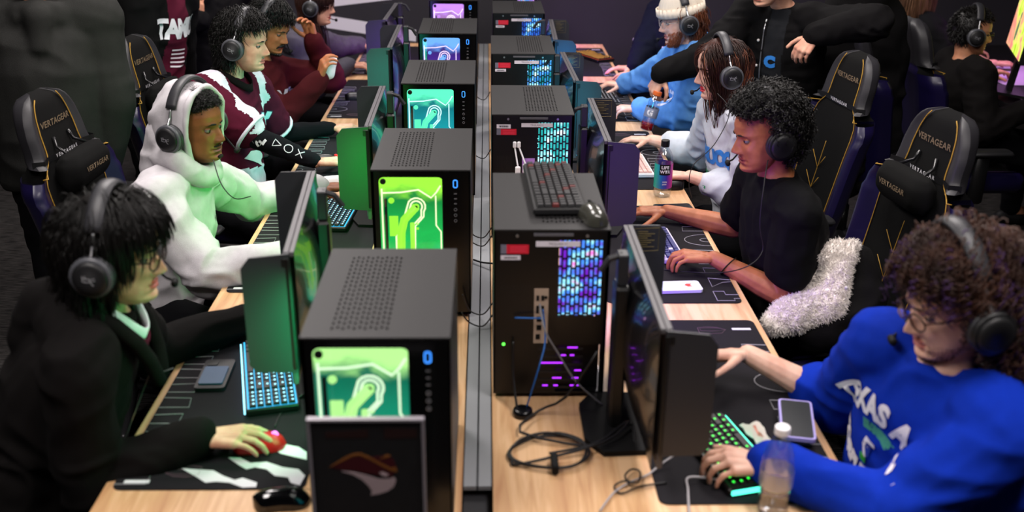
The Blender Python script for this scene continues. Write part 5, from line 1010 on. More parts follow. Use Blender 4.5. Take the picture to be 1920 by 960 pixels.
# ---------------------------------------------------------------- gaming chairs
CF = cloth('chair_fabric_black', '#0d0d0d', .2); CLG = M('chair_leather_grey', '#242327', .5, bump=.08, bscale=600); CLN = M('chair_leather_navy', '#120c34', .35, bump=.06, bscale=500, coat=.1); GOLD = M('gold_stitching', '#9a7420', .6)
def chair_parts():
    H = [.50, .56, .66, .78, .90, 1.0, 1.05, 1.09, 1.115, 1.13, 1.16, 1.22, 1.28, 1.32, 1.345, 1.36]; Wd = [.21, .245, .265, .27, .275, .285, .28, .255, .215, .185, .175, .172, .158, .135, .105, .06]
    def edge(z): return float(np.interp(z, H, Wd))
    def surf(u, z):                                         # u -1..1 -> x, front y, thickness; chair faces +Y
        w_ = edge(z); x = u*w_; tilt = -(z-.5)*.20; a = abs(u); bol = .055*max(0, (a-.60)/.4)**1.3 if z < 1.12 else .03*max(0, (a-.6)/.4)**1.2
        if z < 1.0: bol *= 1.15
        pad = .012*math.cos(u*math.pi*.5); return x, tilt+bol+pad, .085 if z < 1.1 else .07
    out = {}
    zs = [.5+(1.36-.5)*i/50 for i in range(51)]
    def panel(u0, u1, z0, z1, n=8, back=False):
        b = B(); zz = [z for z in zs if z0-.001 <= z <= z1+.001]; P = []; Q = []
        for z in zz:
            ra = []; rb = []
            for j in range(n+1):
                u = u0+(u1-u0)*j/n; x, y, t_ = surf(u, z); ed = math.sqrt(max(0, 1-((abs(u)-.86)/.14)**2)) if abs(u) > .86 else 1; top = math.sqrt(max(.0, 1-((z-1.31)/.05)**2)) if z > 1.31 else 1
                c = y-t_/2; ra.append((x, c+t_/2*ed*top, z)); rb.append((x, c-t_/2*ed*top, z))
            P.append(ra); Q.append(rb)
        b.grid([r_[::-1] for r_ in P]); b.m = 1 if (u0 < 0 < u1) else 0; cut = next((i_ for i_, z in enumerate(zz) if z > 1.11), len(zz)-1) if b.m else len(zz)-1
        b.grid(Q[:cut+1]); b.m = 2 if b.m else 0
        if cut < len(zz)-1: b.grid(Q[cut:])
        b.m = 0; b.grid([[p, q] for p, q in zip([r_[0] for r_ in P], [r_[0] for r_ in Q])]); b.grid([[q, p] for p, q in zip([r_[-1] for r_ in P], [r_[-1] for r_ in Q])])
        return b
    out['backrest'] = (panel(-.66, .66, .5, 1.36, 12).mesh('backrest'), CF)
    def two(z0, z1):
        b = panel(-1, -.66, z0, z1, 8); c = panel(.66, 1, z0, z1, 8); b.add(c.v, c.f); return b
    out['side_bolster'] = [(panel(s0, s1, .5, 1.10).mesh('side_bolster'), CLN) for s0, s1 in ((-1, -.66), (.66, 1))]
    out['headrest_side'] = [(panel(s0, s1, 1.118, 1.36).mesh('headrest_side'), CLG) for s0, s1 in ((-1, -.66), (.66, 1))]
    st_ = []
    for s in (-1, 1):
        b = B(); b.tube([(surf(s*.665, z)[0], surf(s*.665, z)[1]+.003, z) for z in zs if z < 1.345], .0022, 5); b.tube([(surf(s*(.66+.34*k/8), 1.105)[0], surf(s*(.66+.34*k/8), 1.105)[1]*1.0+.004-.02*(k == 8), 1.105-.01*k/8) for k in range(9)], .0022, 5)
        st_.append((b.mesh('gold_piping'), GOLD))
    out['gold_piping'] = st_
    b = B()
    for z in (.62, .72, .82): 
        for s in (-1, 1): b.tube([(s*.0, surf(0, z)[1]+.001, z), (s*.06, surf(.2, z)[1]+.001, z+.07)], .0015, 4); 
    b.tube([(0, surf(0, z)[1]+.001, z) for z in zs if .55 < z < .95], .0015, 4)
    out['quilt_stitching'] = (b.mesh('quilt'), GOLD)
    b = B(); b.X = Matrix.Translation((0, 0, 0)); b.box(-.25, .25, -.08, .44, .43, .51, .03); out['seat'] = (b.mesh('seat'), CF)
    out['seat_bolster'] = []
    for s in (-1, 1): b = B(); b.box(min(s*.2, s*.28), max(s*.2, s*.28), -.05, .43, .43, .545, .03); out['seat_bolster'].append((b.mesh('seat_bolster'), CLN))
    out['armrest'] = []; out['arm_post'] = []
    for s in (-1, 1):
        b = B(); b.box(s*.33-.045, s*.33+.045, .02, .29, .672, .70, .012); out['armrest'].append((b.mesh('armrest'), M('armrest_pad', '#1c1c1e', .5)))
        b = B(); b.box(s*.33-.02, s*.33+.02, .11, .18, .40, .672, .008); b.box(min(s*.2, s*.33), max(s*.2, s*.33), .11, .18, .39, .42, .005); out['arm_post'].append((b.mesh('arm_post'), BLK))
    b = B(); b.lathe([(.03, .12), (.03, .3), (.022, .3), (.022, .43)], 14); out['gas_lift'] = (b.mesh('gas_lift'), BLK)
    out['base_leg'] = []; out['caster'] = []
    for k in range(5):
        a = 2*math.pi*k/5+.3; b = B(); cap(b, (0, 0, .13), (.31*math.cos(a), .31*math.sin(a), .085), .03, .018, n=8); out['base_leg'].append((b.mesh('base_leg'), M('chair_base', '#3a3a3d', .35, .5)))
        b = B(); c = (.31*math.cos(a), .31*math.sin(a), .03); b.lathe([(.024, -.022), (.03, -.016), (.03, .016), (.024, .022)], 14, 'x', c); out['caster'].append((b.mesh('caster'), BLK))
    tt = text_mesh('VERTAGEAR', .034, .0006, 1.05); 
    for v in tt.vertices: x, y, t_ = surf(-v.co.x/.17, 1.24+v.co.y); v.co = (-v.co.x, surf(-v.co.x/.175, 1.24)[1]+.004, 1.25+v.co.y)
    out['stitched_lettering'] = (tt, M('thread_bronze', '#76644e', .6))
    return out, surf
CP, SURF = chair_parts()
for k, v in CP.items():
    for me, m in (v if isinstance(v, list) else [v]): me.materials.append(m); [me.materials.append(q) for q in (CLN, CLG) if k == 'backrest']; me.polygons.foreach_set('use_smooth', [k not in ('stitched_lettering',)]*len(me.polygons))
def gaming_chair(x, y, face, label, pillow=True, strap=True, z=0., skip=()):
    a = math.atan2(-face[0], face[1]); t = empty('gaming_chair', mat=mt4((x, y, z), a) @ Matrix.Diagonal((1, 1, .925, 1)), label=label, cat='chair', group='black and navy gaming chairs round the desks')
    for k, v in CP.items():
        if k in skip: continue
        for me, m in (v if isinstance(v, list) else [v]): o = bpy.data.objects.new(k, me); COL.objects.link(o); o.parent = t
    if pillow:
        b = B(); b.box(-.155, .155, -.02, .075, 1.01, 1.15, .04); me = remesh(b, .012, 6); me.transform(Matrix.Translation((0, -.085, 0))); pl_ = link('neck_pillow', me, CF, t, True)
        tt = text_mesh('VERTAGEAR', .028, .0005, 1.05); tt.transform(frame((0, -.004, 1.085), (-1, 0, 0), (0, 1, 0))); link('pillow_lettering', tt, MT['thread_bronze'], pl_)
        for s in (-1, 1): 
            b = B(); b.tube([(s*.075, -.07, 1.145), (s*.06, SURF(.3, 1.17)[1]+.012, 1.165), (s*.05, SURF(.3, 1.2)[1]+.006, 1.20)], .006, 6)
            b.put('pillow_loop', M('gloss_strap', '#1a1a1c', .2), pl_, True)
    if strap:
        b = B(); P = []
        for j in range(21):
            u = -1.04+2.08*j/20; z_ = 1.135; x_, y_, t_ = SURF(max(-1, min(1, u)), z_); y_ += .006
            if abs(u) > .97: y_ -= .04
            P.append([(u*.19, y_, z_-.012), (u*.19, y_, z_+.012)])
        b.grid(P); b.grid([r_[::-1] for r_ in P]); so = b.put('strap', M('strap_black', '#202022', .5), t)
        tt = text_mesh('VERTAGEAR', .02, .0004, 1.5)
        for v in tt.vertices: xx = -v.co.x*1.0; v.co = (xx, SURF(max(-1, min(1, xx/.19)), 1.135)[1]+.0075, 1.135+v.co.y)
        link('strap_lettering', tt, INK, so)
    return t
NC = 'gaming chair with gold piping '
gaming_chair(-1.36, 3.45, (1, -.10), 'black and navy gaming chair behind the white hoodie, headrest and neck pillow both lettered')
gaming_chair(-1.38, 4.5, (1, -.10), 'gaming chair behind the maroon and white jersey, grey strap round its headrest')
gaming_chair(-1.36, 2.0, (1, .1), 'gaming chair mostly dark behind the black hoodie at the lower left', pillow=False)
if 0: gaming_chair(-1.40, 5.3, (1, -.2), 'gaming chair behind the maroon hoodie, almost hidden', pillow=False, strap=False)
gaming_chair(1.36, 3.22, (-1, -.16), 'gaming chair behind the black tee with white fleece coat on its seat')
gaming_chair(1.40, 4.22, (-1, -.14), 'gaming chair under the draped hand, behind the woman in white', pillow=False)
gaming_chair(1.42, 1.86, (-1, .0), 'gaming chair holding the curly-haired person in blue, lower right corner', pillow=False, strap=False)
if 0: gaming_chair(1.46, 5.2, (-1, -.2), 'gaming chair behind the light blue hoodie, hidden by the standing person', pillow=False, strap=False)
gaming_chair(2.36, 5.2, (1, .0), 'navy gaming chair seen from behind, holding the player before the bright screen', pillow=False)
gaming_chair(1.92, 5.1, (1, .5), 'gaming chair buried under hanging black jackets on the right', pillow=False, strap=False)
# ---------------------------------------------------------------- jackets hung over a chair
JK = cloth('jacket_black', '#0c0b0c', .3)
b = B(); loft(b, [(V((1.80, 5.02, .35)), V((1, .3, 0)), V((-.3, 1, 0)), .16, .10), (V((1.82, 5.02, .6)), V((1, .3, 0)), V((-.3, 1, 0)), .24, .14), (V((1.84, 5.04, .95)), V((1, .3, 0)), V((-.3, 1, 0)), .26, .15), (V((1.86, 5.06, 1.25)), V((1, .3, 0)), V((-.3, 1, 0)), .23, .13), (V((1.86, 5.06, 1.45)), V((1, .3, 0)), V((-.3, 1, 0)), .13, .10), (V((1.86, 5.06, 1.5)), V((1, .3, 0)), V((-.3, 1, 0)), .05, .05)])
cap(b, (1.68, 4.98, 1.2), (1.60, 4.9, .6), .07, .05); cap(b, (2.04, 5.08, 1.2), (2.08, 5.0, .55), .07, .05)
me = remesh(b, .014, 4); wrinkle(me, .022, 7, 4); link('hanging_jackets', me, JK, None, True); tag(COL.objects['hanging_jackets'], 'heap of black jackets hung over a chair right of the draped hand', 'jacket')
# ---------------------------------------------------------------- fleece-lined coat on the right chair
SH = M('sherpa_fleece', '#f4ece6', .95, bump=.5, bscale=260, spec=.1)
def ribbonhull(pts, w_, th, vox=.008, up=(0, 0, 1)):
    b = B()
    for (a, wa), (c, wc) in zip(pts[:-1], pts[1:]): cap(b, a, c, wa, wc, n=12)
    return remesh(b, vox, 3)
ct = empty('fleece_coat', loc=(1.1, 2.95, 0), label='black coat with cream fleece lining slumped over the seat behind the black tee', cat='coat')
T_ = Matrix.Translation((-1.1, -2.95, 0))
def seqp(L): return [(R(u, v, y), r_) for u, v, y, r_ in L]
b = B()
for L in ([(1600, 462, 3.02, .018), (1575, 482, 3.02, .050), (1540, 482, 3.02, .038)], [(1572, 482, 3.02, .050), (1566, 515, 2.98, .046), (1558, 545, 2.95, .052), (1548, 575, 2.92, .062)], [(1548, 572, 2.92, .062), (1510, 582, 2.9, .060), (1475, 595, 2.86, .050), (1450, 608, 2.84, .036)], [(1535, 555, 2.95, .04), (1505, 575, 2.93, .036)], [(1532, 468, 3.04, .03), (1530, 500, 3.02, .03), (1526, 520, 3.0, .02)]):
    q = seqp(L)
    for (a, ra), (c, rc) in zip(q[:-1], q[1:]): cap(b, a, c, ra, rc)
me = remesh(b, .0055, 2); wrinkle(me, .006, 30, 3); c_ = vco(me); n_ = vno(me); setco(me, c_+n_*(.0035*noise3(c_*170, 4))[:, None]); fc_ = c_[rng.integers(0, len(c_), 9000)]; id_ = rng.integers(0, len(c_), 12000); p_ = c_[id_]; d_ = n_[id_]+rng.normal(size=(12000, 3))*.5; d_ /= np.linalg.norm(d_, axis=1)[:, None]
sm = strandmesh(np.stack([p_, p_+d_*.006, p_+d_*.010+rng.normal(size=(12000, 3))*.003], 1), .0012, np.eye(4)); me = npjoin([me, sm]); me.transform(T_); link('fleece_lining', me, SH, ct, True)
b = B(); 
for L in ([(1600, 490, 3.05, .06), (1610, 560, 3.0, .09), (1590, 610, 2.95, .10), (1520, 620, 2.9, .07)],):
    q = seqp(L)
    for (a, ra), (c, rc) in zip(q[:-1], q[1:]): cap(b, a, c, ra, rc)
me = remesh(b, .010, 4); wrinkle(me, .012, 10, 3); me.transform(T_); link('coat_shell', me, JK, ct, True)
b = B(); b.X = T_; b.ell(R(1587, 540, 2.87), (.006, .006, .006), 10, 7); b.put('snap_button', MT['pearl'], ct, True)
# ---------------------------------------------------------------- keyboards
ROWS = [[1]*15, [1]*13+[2], [1.5]+[1]*12+[1.5], [1.75]+[1]*11+[2.25], [2.25]+[1]*10+[2.75], [1.25, 1.25, 1.25, 6.25, 1.25, 1.25, 1.25, 1.25]]
KM = {}
def keymesh(w_, pitch, m):
    k = (round(w_, 2), pitch, m.name)
    if k not in KM:
        b = B(); a = w_*pitch/2-.001; d = pitch/2-.001; h = .007; i = .0022; vs = [(-a, -d, 0), (a, -d, 0), (a, d, 0), (-a, d, 0), (-a+i, -d+i, h), (a-i, -d+i, h), (a-i, d-i*.6, h), (-a+i, d-i*.6, h)]
        b.add(vs, [(4, 5, 6, 7), (0, 1, 5, 4), (1, 2, 6, 5), (2, 3, 7, 6), (3, 0, 4, 7)]); me = b.mesh('key'); me.materials.append(m); KM[k] = me
    return KM[k]
def keyboard(loc, rz, label, body, key, glow=None, gs=2., key2=None, rows=ROWS, num=False, dots=True, joined=False, rx=0., pitch=.019, bar=False, dotcol=None):
    t = empty('keyboard', mat=Matrix.Translation(V(loc)) @ Matrix.Rotation(rz, 4, 'Z') @ Matrix.Rotation(rx, 4, 'X'), label=label, cat='keyboard')
    W_ = 15*pitch+(4.3*pitch if num else 0); H_ = len(rows)*pitch+.006
    B().box(-W_/2-.006, W_/2+.006, -H_/2-.006, H_/2+.006, .002, .020, .004).put('case', body, t)
    if glow is not None: B().box(-W_/2, W_/2, -H_/2, H_/2, .0201, .0206).put('backlight', glow, t)
    g = B(); i = 0; J = B()
    for r_, row in enumerate(rows):
        x = -W_/2; y = H_/2-pitch*(r_+.5)-.003
        cells = [(w_, None) for w_ in row]
        for w_, _ in cells+([(.3, 0)]+[(1, None)]*4 if num else []):
            if _ == 0: x += w_*pitch; continue
            xc = x+w_*pitch/2; m_ = key2 if (key2 and (i*7+r_*3) % 11 == 0) else key
            if joined: J.X = Matrix.Translation((xc, y, .021)); q = keymesh(w_, pitch, m_); J.add([tuple(v.co) for v in q.vertices], [tuple(p.vertices) for p in q.polygons])
            else: o = bpy.data.objects.new('key', keymesh(w_, pitch, m_)); COL.objects.link(o); o.parent = t; o.location = (xc, y, .021)
            if dots: g.box(xc-.0028, xc+.0028, y+.000, y+.0045, .0281, .0284)
            x += w_*pitch; i += 1
    if joined: J.put('keys', key, t, kind='stuff')
    if dots: g.put('key_legends', dotcol or glow or INK, t, kind='stuff')
    if bar: b = B(); b.box(-W_/2-.009, -W_/2-.005, -H_/2, H_/2, .006, .016); b.box(-W_/2, W_/2, -H_/2-.0095, -H_/2-.006, .006, .016); b.put('light_bar', bar, t)
    return t
KC = E('backlight_cyan', '#20b8f0', 1.6); KCD = E('legend_cyan', '#90e8ff', 3.); KW = M('key_white', '#d8d4e4', .5); KB_ = M('key_black', '#111113', .5)
keyboard((-.57, 2.36, DZ+.004), math.radians(-76), 'black keyboard glowing cyan under the nearest left monitor', BLK, KB_, KC, dotcol=KCD, num=True, bar=KCD)
keyboard((-.56, 3.58, DZ+.004), math.radians(-94), 'black keyboard glowing cyan under the hand of the white hoodie', BLK, KB_, KC, dotcol=KCD, num=False, bar=None)
keyboard((-.58, 4.62, DZ+.004), math.radians(-90), 'dark keyboard glowing green by the jersey, in front of the green shield', BLK, KB_, E('backlight_green', '#20c070', 1.), dotcol=E('legend_green', '#80ffb0', 2), joined=True)
keyboard((-.62, 5.75, DZ+.004), math.radians(-90), 'dark keyboard before the maroon hoodie on the left desk', BLK, KB_, None, joined=True)
KG = E('backlight_dim_green', '#004018', .5); KGD = E('legend_lime', '#30f040', 2.6)
keyboard((.555, 1.985, DZ+.004), math.radians(104), 'compact keyboard with green legends under the blue sleeve hand', BLK, KB_, KG, dotcol=KGD, bar=E('bar_mint', '#50ffd0', 3.2))
keyboard((.60, 3.28, DZ+.004), math.radians(93), 'white keyboard with navy and white keys beside the white phone', M('kb_body_white', '#ccc4e0', .45), M('key_navy', '#2a2c6a', .5), None, key2=KW, dots=False)
keyboard((.64, 4.22, DZ+.004), math.radians(92), 'pale keyboard under the hands of the woman in white', WHT, M('key_pink', '#d8b0a8', .5), None, key2=KW, dots=False, joined=True)
keyboard((.66, 5.45, DZ+.004), math.radians(92), 'dark keyboard under the light blue sleeves', BLK, KB_, None, joined=True)
keyboard((.70, 6.62, DZ+.004), math.radians(118), 'keyboard glowing orange at the far end of the right desk', BLK, KB_, E('backlight_orange', '#c04000', 1.2), dotcol=E('legend_orange', '#ffb050', 3.5), joined=True)
kk = keyboard((.175, 2.54, DZ+CH+.002), math.radians(-88), 'unlit black keyboard lying across the nearest right computer', M('kb_dark', '#151517', .5), M('key_dark', '#232325', .45), None, dots=False, key2=M('key_red', '#501010', .5), num=True)
# ---------------------------------------------------------------- mice
def mouse(loc, rz, label, m, glow=None, rx=0.):
    t = empty('computer_mouse', mat=Matrix.Translation(V(loc)) @ Matrix.Rotation(rz, 4, 'Z') @ Matrix.Rotation(rx, 4, 'X'), label=label, cat='mouse')
    b = B(); P = []
    for i in range(17):
        v = -1+2*i/16; w_ = .031*(1-.10*math.cos(v*3.1+.4))*max(0, 1-abs(v)**3.2)**.5+.0004; h = .039*max(0, 1-(abs(v+.15)/1.16)**2.6)**.6+.001
        P.append([(w_*math.cos(a)*(1+.06*math.sin(a)), v*.061, max(0, h*math.sin(a)) if j < 11 else 0) for j, a in [(j, math.pi*j/10) for j in range(11)]])
    b.grid([r_[::-1] for r_ in P]); b.put('shell', m, t, True)
    b = B(); b.lathe([(.008, -.003), (.009, -.002), (.009, .002), (.008, .003)], 14, 'x', (0, .036, .029)); b.put('scroll_wheel', glow or BLKM, t)
    b = B(); b.tube([(0, -.03+.09*k/8, .0405-.0001*k-.011*max(0, (k-4)/4)**1.6) for k in range(9)], .0006, 4); b.put('button_seam', BLKM, t)
    return t
mouse(D(487, 838, DZ+.004), math.radians(-78), 'red mouse under the hand of the black hoodie', M('mouse_red', '#d01818', .35), E('wheel_pink', '#ff90ff', 2))
mouse(D(530, 945, DZ+.0), math.radians(-80), 'glossy black mouse in front of the framed hawk sign, reflecting green', M('mouse_gloss', '#060608', .12, coat=.6))
mouse(D(628, 346, DZ+.004), math.radians(-75), 'white mouse under the far hand of the white hoodie', WHT)
mouse(D(615, 305, DZ+.004), math.radians(-85), 'dark mouse with a red light beside the green shield', BLK, E('wheel_red', '#ff2020', 3))
mouse(R(621, 126, 5.03), math.radians(-30), 'white mouse held up by the person in the maroon hoodie', WHT, rx=math.radians(70))
mouse(D(1255, 352, DZ+.004), math.radians(95), 'black mouse with a green glow behind the lettered water bottle', BLK, E('wheel_green', '#30ff60', 3))
mouse(R(1112, 400, 2.44)*0+V((.262, 2.33, DZ+CH+.002)), math.radians(10), 'dark mouse beside the keyboard on top of the nearest right computer', M('mouse_grey', '#3c3c36', .25, coat=.5))
mouse(D(668, 186, DZ+.004), math.radians(-85), 'black mouse on the third left mat', BLK)
mouse(D(1852, 134, DZ+.012), math.radians(-80), 'black mouse with a blue light on the pink lit mat at the far right', BLK, E('wheel_blue', '#4080ff', 4))
# ---------------------------------------------------------------- phones
def slabphone(c, w_, h_, rz, label, shell, face, facemat, lens=None, rx=0., th=.010):
    t = empty('phone', mat=Matrix.Translation(V(c)) @ Matrix.Rotation(rz, 4, 'Z') @ Matrix.Rotation(rx, 4, 'X'), label=label, cat='phone')
    B().prism(rrect(-w_/2, w_/2, -h_/2, h_/2, .010), 0, th).put('case', shell, t)
    B().prism(rrect(-w_/2+.005, w_/2-.005, -h_/2+.005, h_/2-.005, .007), th, th+.0006).put(face, facemat, t)
    if lens: b = B(); b.prism(rrect(lens[0], lens[0]+.028, lens[1], lens[1]+.030, .006), th, th+.003); b.put('camera_bump', BLK, t)
    return t
slabphone(D(404, 706, DZ+.004), .078, .155, math.radians(2), 'black phone with a blue wallet on its back, on the nearest left mat', M('phone_black', '#1c1a1e', .4), 'back', M('phone_black2', '#161418', .4), lens=(-.03, .04))
B().prism(rrect(-.031, .031, -.062, .03, .006), .0108, .0150).put('card_wallet', M('wallet_blue', '#3a5478', .5, bump=.1), [o for o in COL.objects if o.name.startswith('phone')][0])
slabphone(D(1493, 791, DZ+.03), .080, .160, math.radians(-12), 'phone in a lavender case with a dark screen, beside the blue sweatshirt', M('case_lavender', '#9a8ed0', .4), 'screen', M('phone_glass', '#0a1016', .25), rx=math.radians(4))
ph = slabphone(D(1270, 541, DZ+.004), .074, .150, math.radians(-86), 'white phone with a red and black sticker on the second right mat', M('phone_white', '#d8dcea', .35), 'back', M('phone_white2', '#c8d4e6', .4))
b = B(); b.prism([(-.012, .03), (.0, .022), (.012, .032), (.010, .046), (.0, .04), (-.010, .048)], .0107, .0112); b.put('sticker', M('sticker_red', '#c02020', .5), ph)
b = B(); b.prism([(-.022, .02), (.02, .018), (.024, .055), (-.02, .058)], .0106, .0109); b.put('sticker', M('sticker_pale', '#e8e8e8', .5), ph)
slabphone(D(1262, 392, DZ+.004), .07, .145, math.radians(96), 'black phone on wood in front of the lettered water bottle', BLK, 'screen', M('phone_glass', '#0a1016', .25))
# ---------------------------------------------------------------- bottles
def bottle(c, label, prof, capp, capm, lab=None, labm=None, liquid=None, tint=(1, 1, 1), rot=None, rz=0.):
    t = empty('bottle', mat=Matrix.Translation(V(c)) @ (rot or Matrix.Identity(4)), label=label, cat='bottle')
    b = B(); b.lathe(prof, 32); b.put('bottle_body', glass('pet_clear', (.9, .93, .96), .22, .10), t, True)
    b = B(); b.lathe(capp, 28); b.put('cap', capm, t)
    if lab: b = B(); b.lathe(lab, 36); b.f = [q for q in b.f if len(q) == 4]; b.mi = [0]*len(b.f); b.put('label_sleeve', labm, t, True)
    if liquid: b = B(); b.lathe(liquid[0], 28); b.put('liquid', liquid[1], t, True)
    return t
rib = [(.030, 0), (.032, .004), (.033, .02), (.0305, .028), (.033, .036), (.0305, .044), (.033, .052), (.0305, .06), (.033, .070), (.034, .080), (.034, .115), (.0335, .13), (.032, .145), (.026, .165), (.018, .182), (.0135, .190), (.0135, .197)]
wb = M('water', '#ffffff', .02, trans=1, ior=1.15)
bottle(D(1447, 962, DZ+.002), 'clear plastic water bottle with a white cap, lower right by the keyboard', rib, [(.0155, .197), (.0158, .199), (.0158, .212), (.014, .214)], WHT, [(.0345, .075), (.0348, .078), (.0348, .112), (.0345, .114)], glass('water_label', (.45, .6, 1.), .5, .5), ([(.029, .003), (.031, .01), (.031, .066), (.031, .071)], wb))
def life_mat():
    m = M('label_life', '#ffffff', .4); nt = m.node_tree; tc = nt.nodes['Texture Coordinate']; sp = nt.nodes.new('ShaderNodeSeparateXYZ'); nt.links.new(tc.outputs['Object'], sp.inputs[0]); n = nt.nodes.new('ShaderNodeTexNoise'); n.inputs['Scale'].default_value = 9; nt.links.new(tc.outputs['Object'], n.inputs['Vector'])
    ma = nt.nodes.new('ShaderNodeMath'); ma.operation = 'MULTIPLY_ADD'; nt.links.new(sp.outputs['X'], ma.inputs[0]); ma.inputs[1].default_value = 13; ma.inputs[2].default_value = .5
    r = nt.nodes.new('ShaderNodeValToRGB'); nt.links.new(ma.outputs[0], r.inputs[0]); e = r.color_ramp.elements; e[0].position = .05; e[0].color = (*lin('#18b0a0'), 1); e[1].position = .95; e[1].color = (*lin('#d02890'), 1); k = e.new(.35); k.color = (*lin('#2060b0'), 1); k = e.new(.6); k.color = (*lin('#4030a0'), 1)
    nt.links.new(r.outputs[0], nt.nodes['Principled BSDF'].inputs['Base Color']); return m
lf = bottle(D(1241, 366, DZ+.002), 'clear bottle with a black cap and rainbow label reading LIFE WTR', [(.030, 0), (.034, .004), (.036, .03), (.036, .15), (.034, .165), (.028, .182), (.018, .196), (.0145, .202), (.0145, .208)], [(.0165, .204), (.017, .206), (.017, .228), (.0155, .230)], BLK, [(.0364, .038), (.0366, .04), (.0366, .135), (.0364, .137)], life_mat())
b = B(); P = [[(.0370*math.sin(a), -.0370*math.cos(a), z) for a in [-.62+1.24*j/10 for j in range(11)]] for z in (.095, .138)]; b.grid([r_ for r_ in P]); b.put('label_box', BLK, lf)
for s_, zz in (('LIFE', .126), ('WTR', .108)):
    tt = text_mesh(s_, .017, .0007, 1.1)
    for v in tt.vertices: a = v.co.x/.0375; v.co = (.0375*math.sin(a), -.0375*math.cos(a), zz+v.co.y)
    link('label_text', tt, INK, lf)
tt = text_mesh('100%\npure', .009, .0002)
for v in tt.vertices: a = v.co.x/.0372; v.co = (.0372*math.sin(a), -.0372*math.cos(a), .062+v.co.y)
link('label_text', tt, INK, lf)
ga = bottle(R(1211, 243, 4.70), 'sports drink bottle with red liquid and a white G, held by the standing person', [(.028, 0), (.031, .004), (.032, .03), (.029, .05), (.032, .065), (.032, .11), (.028, .12), (.031, .135), (.026, .155), (.018, .165), (.018, .172)], [(.020, .172), (.021, .174), (.021, .19), (.019, .192)], M('cap_orange', '#d06020', .4), [(.0325, .066), (.0328, .068), (.0328, .11), (.0325, .112)], M('label_sport', '#7a8098', .4), ([(.026, .003), (.029, .006), (.0295, .034), (.0295, .036)], M('drink_red', '#c01020', .1, trans=.5)), rot=Matrix.Rotation(math.radians(14), 4, 'Y'))
tt = text_mesh('G', .04, .002)
for v in tt.vertices: a = v.co.x/.0335-.4; v.co = (.0335*math.sin(a), -.0335*math.cos(a), .089+v.co.y)
link('label_text', tt, INK, ga)
# ---------------------------------------------------------------- framed sign with the hawk
sg = empty('framed_sign', mat=Matrix.Translation((0, 1.56, DZ)), label='thin silver-framed black sign with a maroon hawk head, in front of the nearest left computer', cat='sign')
A_ = R(575, 786, 1.56); Bq = R(795, 782, 1.56); x0, x1, zt = A_.x, Bq.x, (A_.z+Bq.z)/2-DZ; z0 = .0; fw2 = .0045
b = B(); b.box(x0, x1, -.006, .006, zt-fw2, zt); b.box(x0, x1, -.006, .006, 0, fw2); b.box(x0, x0+fw2, -.006, .006, fw2, zt-fw2); b.box(x1-fw2, x1, -.006, .006, fw2, zt-fw2); b.put('frame', M('frame_silver', '#9a949c', .35, .4), sg)
B().box(x0+fw2, x1-fw2, -.002, .004, fw2, zt-fw2).put('panel', M('sign_black', '#1b1a1c', .45, noise=.1, nscale=50), sg)
def sp_(u, v): return (x0+fw2+(x1-x0-2*fw2)*(u-55)/(1105-55), zt-fw2-(v-110)*(x1-x0)/1075)
def sign_poly(name, q, m, k=0): b = B(); b.prism([sp_(*p) for p in q], -.0026-.0004*k, -.002, 'y'); b.put(name, m, sg)
MG = M('print_gold', '#7a4a1c', .5); MM = M('print_maroon', '#3c0812', .5); ML = M('print_pale', '#a89498', .5)
sign_poly('hawk_head', [(215, 610), (330, 540), (440, 480), (510, 475), (600, 520), (700, 590), (800, 650), (840, 665), (800, 720), (730, 720), (650, 690), (560, 680), (450, 650), (340, 640)], MM)
sign_poly('hawk_crest', [(600, 500), (700, 490), (780, 480), (830, 530), (850, 600), (860, 655), (800, 640), (700, 560)], MM)
sign_poly('gold_line', [(215, 610), (330, 525), (440, 465), (510, 455), (580, 485), (700, 560), (800, 620), (850, 610), (860, 665), (800, 650), (700, 590), (600, 525), (510, 478), (440, 490), (330, 550)], MG, 1)
sign_poly('gold_tip', [(700, 520), (760, 475), (800, 480), (790, 495), (750, 510)], MG, 1)
sign_poly('hawk_beak', [(330, 655), (450, 665), (560, 700), (680, 745), (770, 745), (830, 725), (845, 760), (820, 830), (760, 880), (680, 910), (595, 925), (610, 880), (580, 820), (520, 750), (430, 690)], ML)
sign_poly('hawk_eye', [(690, 670), (730, 665), (775, 695), (760, 715), (715, 705)], ML, 2)
sign_poly('red_text_block', [(200, 230), (600, 200), (600, 290), (200, 290)], M('print_dull_red', '#220b0a', .6)); sign_poly('red_text_block', [(750, 190), (1060, 200), (1060, 290), (750, 300)], M('print_dull_red', '#220b0a', .6))
# ---------------------------------------------------------------- cables
CB = M('cable_black', '#151416', .5); CG = M('cable_grey', '#6a686c', .5)
def smooth_pts(P, n=6):
    P = [V(p) for p in P]; out = []
    for i in range(len(P)-1):
        p0, p1, p2, p3 = P[max(0, i-1)], P[i], P[i+1], P[min(len(P)-1, i+2)]
        for k in range(n): t = k/n; out.append(.5*((2*p1)+(p2-p0)*t+(2*p0-5*p1+4*p2-p3)*t*t+(3*p1-p0-3*p2+p3)*t**3))
    return out+[P[-1]]
def cable(P, r_, m, label, name='cable', n=6, group=None): b = B(); b.tube(smooth_pts(P, n), r_, 7); return b.put(name, m, None, True, label=label, cat='cable', group=group)
z_ = DZ+.006
ring = []
for k in range(52):
    a = 2*math.pi*k/20+.4; g_ = 1+.05*math.sin(k*.9); ring.append(V((.147+.090*g_*math.cos(a)+.004*math.sin(k), 2.0+.070*g_*math.sin(a), z_+.0022*(k/6 % 4))))
cable([D(1120, 660, DZ+.2), D(1060, 745, DZ+.06), D(1010, 770, z_+.01), D(975, 810, z_+.01)]+ring+[D(1130, 830, z_+.02), D(1180, 790, z_+.03)], .0034, CB, 'coiled black cable tied in loops on the right desk in front of the computer', n=3)
